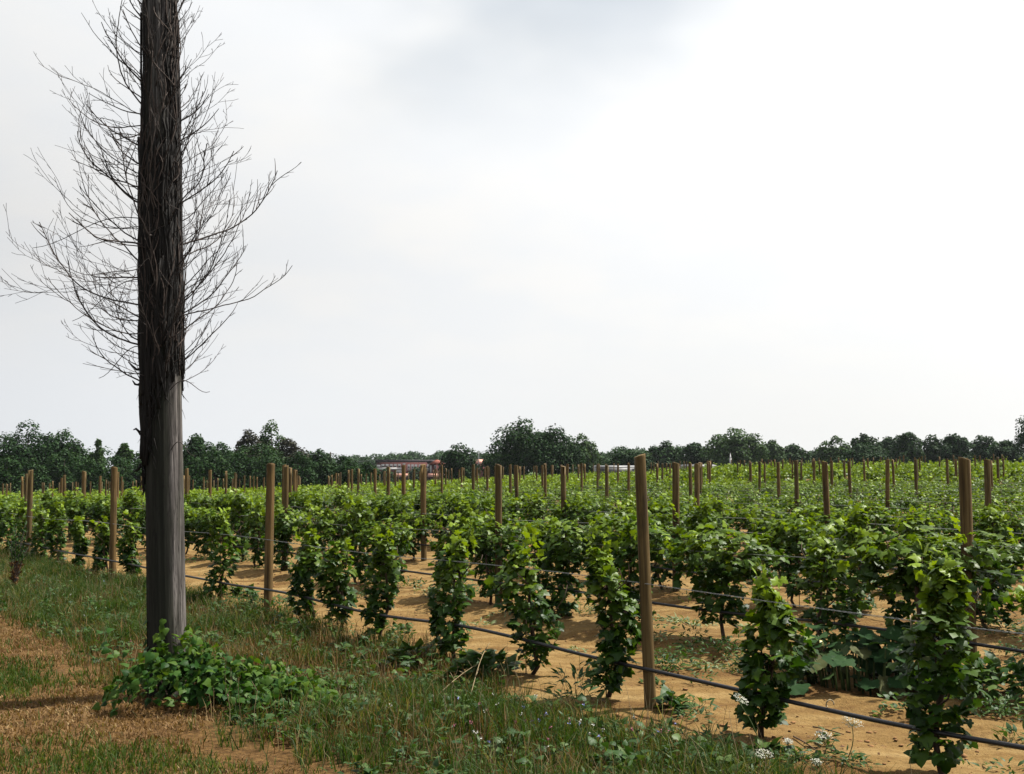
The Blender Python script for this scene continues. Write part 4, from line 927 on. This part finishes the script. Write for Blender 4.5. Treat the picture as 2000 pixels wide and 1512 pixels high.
# soil crumbs
ico = np.array([(0, 0, 1), (.9, 0, .45), (.28, .85, .45), (-.72, .53, .45), (-.72, -.53, .45), (.28, -.85, .45), (.72, .53, -.45), (-.28, .85, -.45), (-.9, 0, -.45), (-.28, -.85, -.45), (.72, -.53, -.45), (0, 0, -1)])
icf = np.array([(0, 1, 2), (0, 2, 3), (0, 3, 4), (0, 4, 5), (0, 5, 1), (1, 6, 2), (2, 7, 3), (3, 8, 4), (4, 9, 5), (5, 10, 1), (2, 6, 7), (3, 7, 8), (4, 8, 9), (5, 9, 10), (1, 10, 6), (6, 11, 7), (7, 11, 8), (8, 11, 9), (9, 11, 10), (10, 11, 6)])
x, y = field(11000, C1 - .8, C1 + 6, -6, 16, lambda x, y, c, s: (c > C1 - .6) & (fbm(c * 1.7, s * .5, 91) + rng.normal(0, .06, len(c)) > .46)); n = len(x)
sz = .004 + .015 * rng.uniform(0, 1, n) ** 3; V = (ico[None] * (1 + rng.normal(0, .22, (n, 12, 1)))) * sz[:, None, None] * np.array((1.2, 1, .7)) + np.stack([x, y, gz(x, y) + sz * .3], 1)[:, None]
T = icf[None] + (np.arange(n) * 12)[:, None, None]
tag(link('soil_crumbs', mk_mesh('soil_crumbs', V.reshape(-1, 3), T.reshape(-1, 3), [M['clod']])), 'loose crumbs of sandy soil between the rows', 'soil crumbs', kind='stuff')

x, y = field(5200, C1 - .6, C1 + 9, -6, 20, lambda x, y, c, s: (c > C1 - .5) & (np.abs(((c - C1 + PITCH_ROW / 2) % PITCH_ROW) - PITCH_ROW / 2) < .25 + .5 * rng.uniform(0, 1, len(c)))); n = len(x)
Vf, Tf = scatter(LANCE, np.stack([x, y, gz(x, y) + .008], 1), rv(n) * np.array((1, 1, .15)), rv(n, .35) + np.array((0, 0, 1.)), .02 + .05 * rng.uniform(0, 1, n) ** 2)
tag(link('leaf_litter', MB().add(Vf, Tf, 0, tint=np.repeat(rng.uniform(0, 1, n), len(LANCE[0])), young=0).mesh('leaf_litter', [M['dead_leaf']])), 'dry brown leaf litter under the vine rows', 'leaf litter', kind='stuff')
# ------------------------------------------------------------------ trees
def crown(centre, rx, ry, rz, clumps, leaves, size, seed, open_=.0, flat=.25, conical=False):
    g = np.random.default_rng(seed); mb = MB(); cc = []
    for q in range(clumps):
        u = g.normal(0, 1, 3); u /= np.linalg.norm(u); u *= g.uniform(.25, .76)
        if conical: f = (u[2] + 1) / 2; u[0] *= 1.15 - f * .95; u[1] *= 1.15 - f * .95
        cc.append(u)
    fix = [(0, 0, .74), (-.70, 0, -.1), (.70, 0, -.1), (-.48, 0, .48), (.48, 0, .46), (0, -.4, .2), (-.4, -.3, -.4), (.4, -.3, -.4)]
    if not conical: cc[:len(fix)] = [np.array(f) * g.uniform(.88, 1.05) for f in fix[:clumps]]
    cc = np.array(cc); cr = g.uniform(.26, .44, clumps) * (1.0 - open_ * .30)
    if conical: cr *= 1.05 - .72 * (cc[:, 2] + 1) / 2
    k = leaves // clumps
    for u, r in zip(cc, cr):
        o = g.normal(0, 1, (k, 3)); o /= np.linalg.norm(o, axis=1, keepdims=True); o[:, 2] = np.where(o[:, 2] < -.45, -o[:, 2], o[:, 2])
        rad = r * (.55 + .42 * g.uniform(0, 1, k) ** .5) * (.75 + .5 * vnoise(o[:, 0] * 3 + u[0] * 9, o[:, 1] * 3 + o[:, 2] * 3, seed))
        pos = (u + o * rad[:, None]) * np.array((rx, ry, rz)) + centre
        nm = o * .8 + np.array((0, 0, .5)) + g.normal(0, .45, (k, 3)); yd = o + np.array((0, 0, -.5)) + g.normal(0, .6, (k, 3))
        Vf, Tf = scatter(LOW, pos, yd, nm, size * g.uniform(.6, 1.35, k)); mb.add(Vf, Tf, 0, tint=np.repeat(np.clip(g.uniform(0, 1, k) * .8 + g.uniform(0, .3), 0, .999), 4), young=0)
    return mb, cc * np.array((rx, ry, rz)) + centre
def tree(px0, px1, ytop, depth, lab, mat='tree', base_y=None, clumps=22, leaves=3400, open_=0., conical=False, low=.18, name='tree', cat='tree', group='trees beyond the vineyard'):
    cx = (px0 + px1) / 2; t = pdepth(cx, ytop, depth); x = float(t[0]); z0 = float(gz(x, depth)); h = float(t[2]) - z0; rx = (px1 - px0) / 2 * depth / FPX
    seed = int(cx * 7 + ytop); g = np.random.default_rng(seed); root = empty(name, (x, depth, z0)); tag(root, lab, cat, group)
    cz = h * (low + (1 - low) * .5); rz = h * (1 - low) * .5; size = depth / FPX * 4.1
    mb, cc = crown(np.array((0, 0, cz)), rx * 1.02, max(rx * .8, rz * .6), rz * 1.06, clumps, leaves, size, seed, open_, conical=conical)
    ms = MB(); P = np.array([(0, 0, -.3), (.02 * h * g.normal(), 0, h * .2), (.02 * h * g.normal(), 0, h * .5), (0, 0, h * .8)]); r0 = h * .028
    Vt, Tt = tube(P, np.array((r0 * 1.3, r0, r0 * .7, r0 * .25)), 8); ms.add(Vt, Tt)
    for q in cc[::2]:
        b = np.array((0, 0, h * g.uniform(.1, .5))); u = np.linspace(0, 1, 5)[:, None]; Vt, Tt = tube(b + u * (q - b) + np.array((0, 0, .05 * h)) * np.sin(u * 3.1), np.linspace(r0 * .45, r0 * .08, 5), 5); ms.add(Vt, Tt)
    link('trunk', ms.mesh('trunk', [M['trunk']], True), root); link('crown', mb.mesh('crown', [M[mat]]), root)
    return root
TL = [(-16, 128, 828, 128, 'broad domed dark tree at the far left edge of the treeline', 'tree', 30, 5200, .25, 0),
      (80, 170, 846, 132, 'dark round tree leaning against the broad domed tree at far left', 'tree', 26, 4200, .1, 0),
      (163, 218, 851, 140, 'pointed conifer-like tree left of the utility pole', 'tree_lt', 18, 2600, .3, 1), (212, 274, 846, 138, 'pointed feathery tree directly left of the utility pole', 'tree_lt', 20, 2800, .3, 1),
      (340, 424, 856, 125, 'rounded green tree directly right of the utility pole', 'tree', 24, 3800, .1, 0), (405, 462, 868, 135, 'small dark tree between two larger ones right of the pole', 'tree', 16, 2200, .1, 0),
      (456, 514, 845, 140, 'dark bronze crowned tree left of the tallest left treetop', 'tree_red', 18, 2600, .15, 0), (502, 560, 832, 145, 'pale green airy treetop, the highest in the left treeline', 'tree_lt', 18, 2200, .45, 0),
      (525, 600, 862, 132, 'brownish rounded tree right of the highest left treetop', 'tree_red', 22, 3400, .1, 0), (455, 560, 866, 128, 'wide green tree below the bronze crowned tree', 'shrub', 24, 3600, .0, 0),
      (596, 650, 878, 138, 'small tree at the right end of the left treeline', 'tree', 18, 2400, .15, 0), (640, 700, 893, 150, 'low dark tree left of the brick building', 'tree', 14, 1800, .1, 0),
      (858, 932, 873, 150, 'dark round tree right of the brick building', 'tree', 22, 3600, .1, 0),
      (940, 1000, 884, 158, 'low dark tree at the left foot of the big central tree', 'tree', 14, 1800, 0, 0),
      (958, 1084, 826, 150, 'large dense dark tree standing highest in the middle of the treeline', 'tree', 34, 6400, .05, 0), (1030, 1136, 842, 146, 'dense dark tree merging with the right side of the big central tree', 'tree', 30, 5200, .05, 0),
      (1104, 1170, 855, 190, 'paler hazy tree right of the big central pair', 'tree_lt', 20, 2800, .35, 0),
      (1186, 1276, 877, 165, 'low dark spreading tree behind the nearest trellis post', 'tree', 20, 2800, .15, 0),
      (1262, 1340, 864, 215, 'hazy rounded tree right of the nearest trellis post', 'tree', 18, 2600, .1, 0), (1328, 1388, 868, 195, 'dark tree left of the tall pale right-hand tree', 'tree', 18, 2600, .1, 0),
      (1374, 1500, 836, 190, 'tall pale airy tree, the highest in the right treeline', 'tree_lt', 32, 4600, .4, 0), (1484, 1532, 862, 195, 'small tree on the right shoulder of the tall pale tree', 'tree_lt', 14, 1800, .3, 0),
      (1520, 1582, 873, 200, 'low dark tree in the dip of the right treeline', 'tree', 16, 2000, .1, 0), (1566, 1640, 877, 230, 'low hazy tree at the bottom of the right treeline dip', 'tree', 16, 2000, .1, 0),
      (1598, 1668, 856, 190, 'thin topped airy tree right of the treeline dip', 'tree_lt', 18, 2000, .55, 0), (1660, 1716, 848, 185, 'rounded tree in the right treeline with thin top', 'tree', 20, 2800, .2, 0),
      (1640, 1730, 872, 170, 'dark low tree in front of the right treeline', 'tree', 20, 2800, .1, 0), (1706, 1762, 855, 190, 'middling tree in the right treeline left of the knobbly one', 'tree', 18, 2400, .15, 0),
      (1744, 1800, 847, 180, 'knobbly topped dark tree in the right treeline', 'tree', 18, 2800, .25, 0), (1790, 1850, 853, 185, 'open crowned tree right of the knobbly topped tree', 'tree', 18, 2300, .4, 0),
      (1836, 1896, 851, 180, 'smooth round topped dark tree in the right treeline', 'tree', 20, 3000, .15, 0), (1886, 1950, 854, 185, 'flat topped tree in the right treeline near the edge', 'tree', 20, 2600, .25, 0),
      (1930, 1996, 862, 170, 'low tree left of the tall edge tree on the right', 'tree', 18, 2600, .15, 0), (1984, 2080, 806, 165, 'tall tree cut off by the right edge of the picture', 'tree', 26, 4200, .2, 0)]
for px0, px1, yt, dep, lab, mat, cl_n, lv, op, con in TL: tree(px0 - 5, px1 + 5, yt, dep, lab, mat, clumps=int(cl_n * 1.3), leaves=int(lv * 2.2), open_=op, conical=bool(con), low=-.12)
sh_px = [(-15, 45, 893), (38, 95, 900), (88, 165, 882), (150, 205, 898), (196, 262, 892), (250, 300, 900), (345, 400, 892), (392, 450, 885), (440, 500, 882), (492, 560, 886), (552, 612, 884), (604, 660, 898), (652, 715, 902), (700, 738, 906)]
for k, (a, b, yt) in enumerate(sh_px):
    tree(a - 6, b + 6, yt, 116 + 3 * (k % 3), f'bushy green shrub in the left hedge behind the vines, {ORD[k + 1]} from the left edge', 'shrub', clumps=20, leaves=2600, low=-.2, name='shrub', cat='shrub', group='shrubs of the left hedge')
tree(736, 772, 917, 290, 'small round bush in front of the left half of the brick building', 'shrub', clumps=12, leaves=1500, low=-.1, name='shrub', cat='shrub', group='bushes before the brick building')
tree(794, 832, 917, 290, 'small round bush in front of the right half of the brick building', 'shrub', clumps=12, leaves=1500, low=-.1, name='shrub', cat='shrub', group='bushes before the brick building')
# far wooded ridge, one mass
mb = MB(); g = np.random.default_rng(5)
for q in range(190):
    if q < 60: px, dep, yt = g.uniform(600, 1010), g.uniform(420, 520), 0; yt = 890 + 4 * math.sin(px * .02) + g.normal(0, 2.2)
    elif q < 150: px, dep = g.uniform(1150, 2120), g.uniform(250, 330); yt = 882 + 4 * math.sin(px * .017 + 1) + 3 * math.sin(px * .05) + g.normal(0, 3)
    else: px, dep = g.uniform(-60, 690), g.uniform(170, 200); yt = 886 + .012 * max(px - 400, 0) + g.normal(0, 4)
    t = pdepth(px, yt, dep); z0 = float(gz(t[0], dep)) - 1
    h = t[2] - z0; c, _ = crown(np.array((t[0], dep, z0 + h * .5)), h * .7, h * .6, h * .54, 8, 700 if q < 60 else 900, dep / FPX * 4.0, q + 7000)
    mb.add(np.concatenate(c.V), np.concatenate(c.T), 0, tint=np.concatenate(c.A['tint']), young=0)
tag(link('far_wood', mb.mesh('far_wood', [M['tree']])), 'hazy far off wood closing the gaps along the horizon', 'wood', kind='stuff')

# ------------------------------------------------------------------ far buildings
M['brick'] = plain('red_brick', (.13, .034, .030), .9, var=.15, scale=.6); M['roof'] = plain('dark_roof', (.035, .028, .034), .8, var=.15, scale=.3)
M['pale'] = plain('pale_render', (.85, .83, .80), .8, var=.08, scale=.5); M['tile'] = plain('red_tile', (.32, .085, .05), .8, var=.15, scale=1.0)
M['salmon'] = plain('salmon_awning', (.80, .40, .30), .8, var=.1, scale=.5); M['pane'] = plain('window_glass', (.03, .035, .04), .15, spec=.6, var=.2); M['sheet'] = plain('white_sheeting', (.26, .26, .26), .5, var=.08, scale=.2)
BD = 330.0; K = BD / FPX
def bx(x0p, x1p, y0p, y1p, y0, y1, ref): # picture rectangle at the building's distance, as a box y0..y1 deep
    a = pdepth(x0p, y1p, BD); b = pdepth(x1p, y0p, BD); Vb, Tb = box(a[0], b[0], BD + y0, BD + y1, a[2], b[2]); return Vb - np.array(ref), Tb
ref = pdepth(800, 945, BD); bl = empty('brick_building', ref); tag(bl, 'long low red brick building with pale bands seen between the far trees', 'building')
def part(name, mat, boxes, parent, ref, P=None):
    mb = MB()
    for q in boxes: mb.add(*bx(*q, ref))
    return link(name, mb.mesh(name, [mat]), parent)
part('wall', M['brick'], [(735, 842, 903, 946, 0, 14)], bl, ref); rf = part('roof', M['roof'], [(733, 843, 898, 903, -.4, 14.5)], bl, ref)
for q in ((747, 750, 905, 911), (758, 760, 903, 906), (810, 815, 903, 908), (817, 820, 904, 908), (798, 800, 903, 905)):
    part('vent', M['pale'], [(q[0], q[1], q[2] - 4, q[3] - 6, 1, 2)], rf, ref)
part('band', M['pale'], [(736, 786, 913.5, 917.5, -.15, -.002)], bl, ref); part('band', M['pale'], [(774, 787, 919, 922, -.15, -.002)], bl, ref); part('band', M['pale'], [(774, 787, 923.2, 926, -.15, -.002)], bl, ref); part('band', M['pale'], [(736, 743, 908, 913, -.15, -.002)], bl, ref); part('band', M['pale'], [(786.5, 792, 905, 909, -.15, -.002)], bl, ref)
for q in (745, 753, 761, 769, 777, 796, 803, 810, 818, 826, 834):
    w = part('window', M['pale'], [(q, q + 5, 907, 919, -.12, -.002)] if q > 790 else [(q, q + 6, 906.5, 912.5, -.12, -.002)], bl, ref)
    part('pane', M['pane'], [(q + 1.2, q + 3.8, 911, 914, -.2, -.122)] if q > 790 else [(q + 1, q + 5, 910, 912, -.2, -.122)], w, ref)
part('awning', M['salmon'], [(765, 800, 925, 932, -2.5, -.16)], bl, ref)
ref2 = pdepth(850, 945, BD); gb = empty('gabled_wing', ref2); tag(gb, 'small brick gabled house end with red tiled roof beside the long building', 'building')
part('wall', M['brick'], [(841.2, 866, 906, 946, -2, 12)], gb, ref2)
a = pdepth(838, 907, BD) - ref2; b = pdepth(868, 907, BD) - ref2; m_ = pdepth(853, 898, BD) - ref2
Vr = np.array([(a[0], -2.6, a[2]), (b[0], -2.6, b[2]), (m_[0], -2.6, m_[2]), (a[0], 12, a[2]), (b[0], 12, b[2]), (m_[0], 12, m_[2])]); link('roof', mk_mesh('roof', Vr, np.array([(0, 1, 2), (3, 5, 4), (0, 2, 5), (0, 5, 3), (1, 4, 5), (1, 5, 2), (0, 3, 4), (0, 4, 1)]), [M['tile']]), gb)
part('corner_stone', M['pale'], [(841.4, 843.4, 909, 924, -2.15, -2.002)], gb, ref2)
w = part('window', M['pale'], [(849, 853, 909, 916, -2.15, -2.002)], gb, ref2); part('pane', M['pane'], [(849.8, 852.2, 910, 915, -2.25, -2.152)], w, ref2)
part('awning', M['salmon'], [(838, 857, 925, 932, -4.5, -2.16)], gb, ref2)
ref3 = pdepth(938, 945, BD); sh = empty('pink_roofed_house', ref3); tag(sh, 'pink roofed house half hidden left of the big central tree', 'building')
part('wall', M['brick'], [(929, 947, 904, 946, 0, 9)], sh, ref3)
a = pdepth(927, 905, BD) - ref3; b = pdepth(949, 905, BD) - ref3; t_ = pdepth(938, 897, BD) - ref3
Vr = np.array([(a[0], -.6, a[2]), (b[0], -.6, b[2]), (a[0], 4.5, t_[2]), (b[0], 4.5, t_[2]), (a[0], 9.6, a[2]), (b[0], 9.6, b[2])]); link('roof', mk_mesh('roof', Vr, np.array([(0, 1, 3), (0, 3, 2), (2, 3, 5), (2, 5, 4), (0, 2, 4), (1, 5, 3), (0, 4, 5), (0, 5, 1)]), [M['salmon']]), sh)
w = part('window', M['pale'], [(932, 935, 907, 911, -.12, -.002)], sh, ref3); part('pane', M['pane'], [(932.6, 934.4, 908, 910, -.2, -.122)], w, ref3)
# mast, low white sheds, far pole with wires, pale spire
b = pdepth(935, 935, 300); t = pdepth(935, 879, 300); h = float(t[2] - b[2]); mb = MB(); Vt, Tt = tube(np.array([(0, 0, 0), (0, 0, h * .55), (0, 0, h)]), np.array((.16, .12, .05)), 8); mb.add(Vt, Tt)
tag(link('white_mast', mb.mesh('white_mast', [M['sheet']]), loc=b), 'thin white mast rising beside the pink roofed house', 'mast')
def shed(x0p, x1p, yt, yb, dep, lab):
    a = pdepth(x0p, yb, dep); b = pdepth(x1p, yt, dep); w = b[0] - a[0]; h = b[2] - a[2]; root = empty('low_shed', (a[0], dep, a[2])); tag(root, lab, 'shed', 'low white sheds behind the vines')
    link('wall', mk_mesh('wall', *box(0, w, 0, 8, 0, h * .8), [M['sheet']]), root)
    Vr = np.array([(-.2, -.3, h * .8 + .01), (w + .2, -.3, h * .8 + .01), (-.2, 4, h * 1.12), (w + .2, 4, h * 1.12), (-.2, 8.3, h * .8 + .01), (w + .2, 8.3, h * .8 + .01)])
    link('roof', mk_mesh('roof', Vr, np.array([(0, 1, 3), (0, 3, 2), (2, 3, 5), (2, 5, 4), (0, 2, 4), (1, 5, 3), (0, 4, 5), (0, 5, 1)]), [M['sheet']]), root)
shed(1168, 1244, 911, 926, 150, 'low white sheeted shed showing behind the vines left of the nearest post'); shed(1344, 1402, 909, 922, 150, 'low white sheeted shed showing behind the vines right of the nearest post')
b = pdepth(645, 930, 170); t = pdepth(645, 883, 170); h = float(t[2] - b[2]); root = empty('far_utility_pole', b); tag(root, 'tiny far utility pole at the right end of the left treeline', 'utility pole')
Vt, Tt = tube(np.array([(0, 0, -.5), (0, 0, h)]), np.array((.14, .1)), 7); link('shaft', mk_mesh('shaft', Vt, Tt, [M['trunk']]), root); link('crossarm', mk_mesh('crossarm', *box(-.55, .55, -.18, -.11, h - .35, h - .22), [M['trunk']]), root)
u = np.linspace(0, 1, 12)[:, None]
for q in (-.45, .45):
    e = pdepth(735, 896, 230) - b; P = np.array((q, -.14, h - .2)) + u * (e - np.array((q, -.14, h - .2)) + np.array((q, 0, 0))) - np.array((0, 0, .9)) * np.sin(u * math.pi)
    Vt, Tt = tube(P, .018, 4); link('cable', mk_mesh('cable', Vt, Tt, [M['roof']]), root)
b = pdepth(1427, 925, 170); t = pdepth(1427, 884, 170); h = float(t[2] - b[2]); w = .17; mb = MB(); mb.add(*box(-w, w, -w, w, 0, h * .72)); mb.add(np.array([(-w * .8, -w * .8, h * .72), (w * .8, -w * .8, h * .72), (w * .8, w * .8, h * .72), (-w * .8, w * .8, h * .72), (0, 0, h)]), np.array([(0, 1, 4), (1, 2, 4), (2, 3, 4), (3, 0, 4)]))
tag(link('pale_spire', mb.mesh('pale_spire', [M['sheet']]), loc=b), 'tiny pale pointed spire in front of the tall pale tree', 'spire')

# ------------------------------------------------------------------ haze: one closed box of air
hz, t, out = new_mat('haze_air')
pv = N(t, 'ShaderNodeVolumePrincipled', {'Color': (.86, .92, 1.0), 'Density': .00008, 'Anisotropy': .3}); t.links.new(pv.outputs[0], out.inputs['Volume'])
try: hz.cycles.homogeneous_volume = True
except Exception: pass
hzo = link('haze', mk_mesh('haze', *box(-930, 930, -110, 960, -9, 24), [hz])); tag(hzo, kind='stuff')
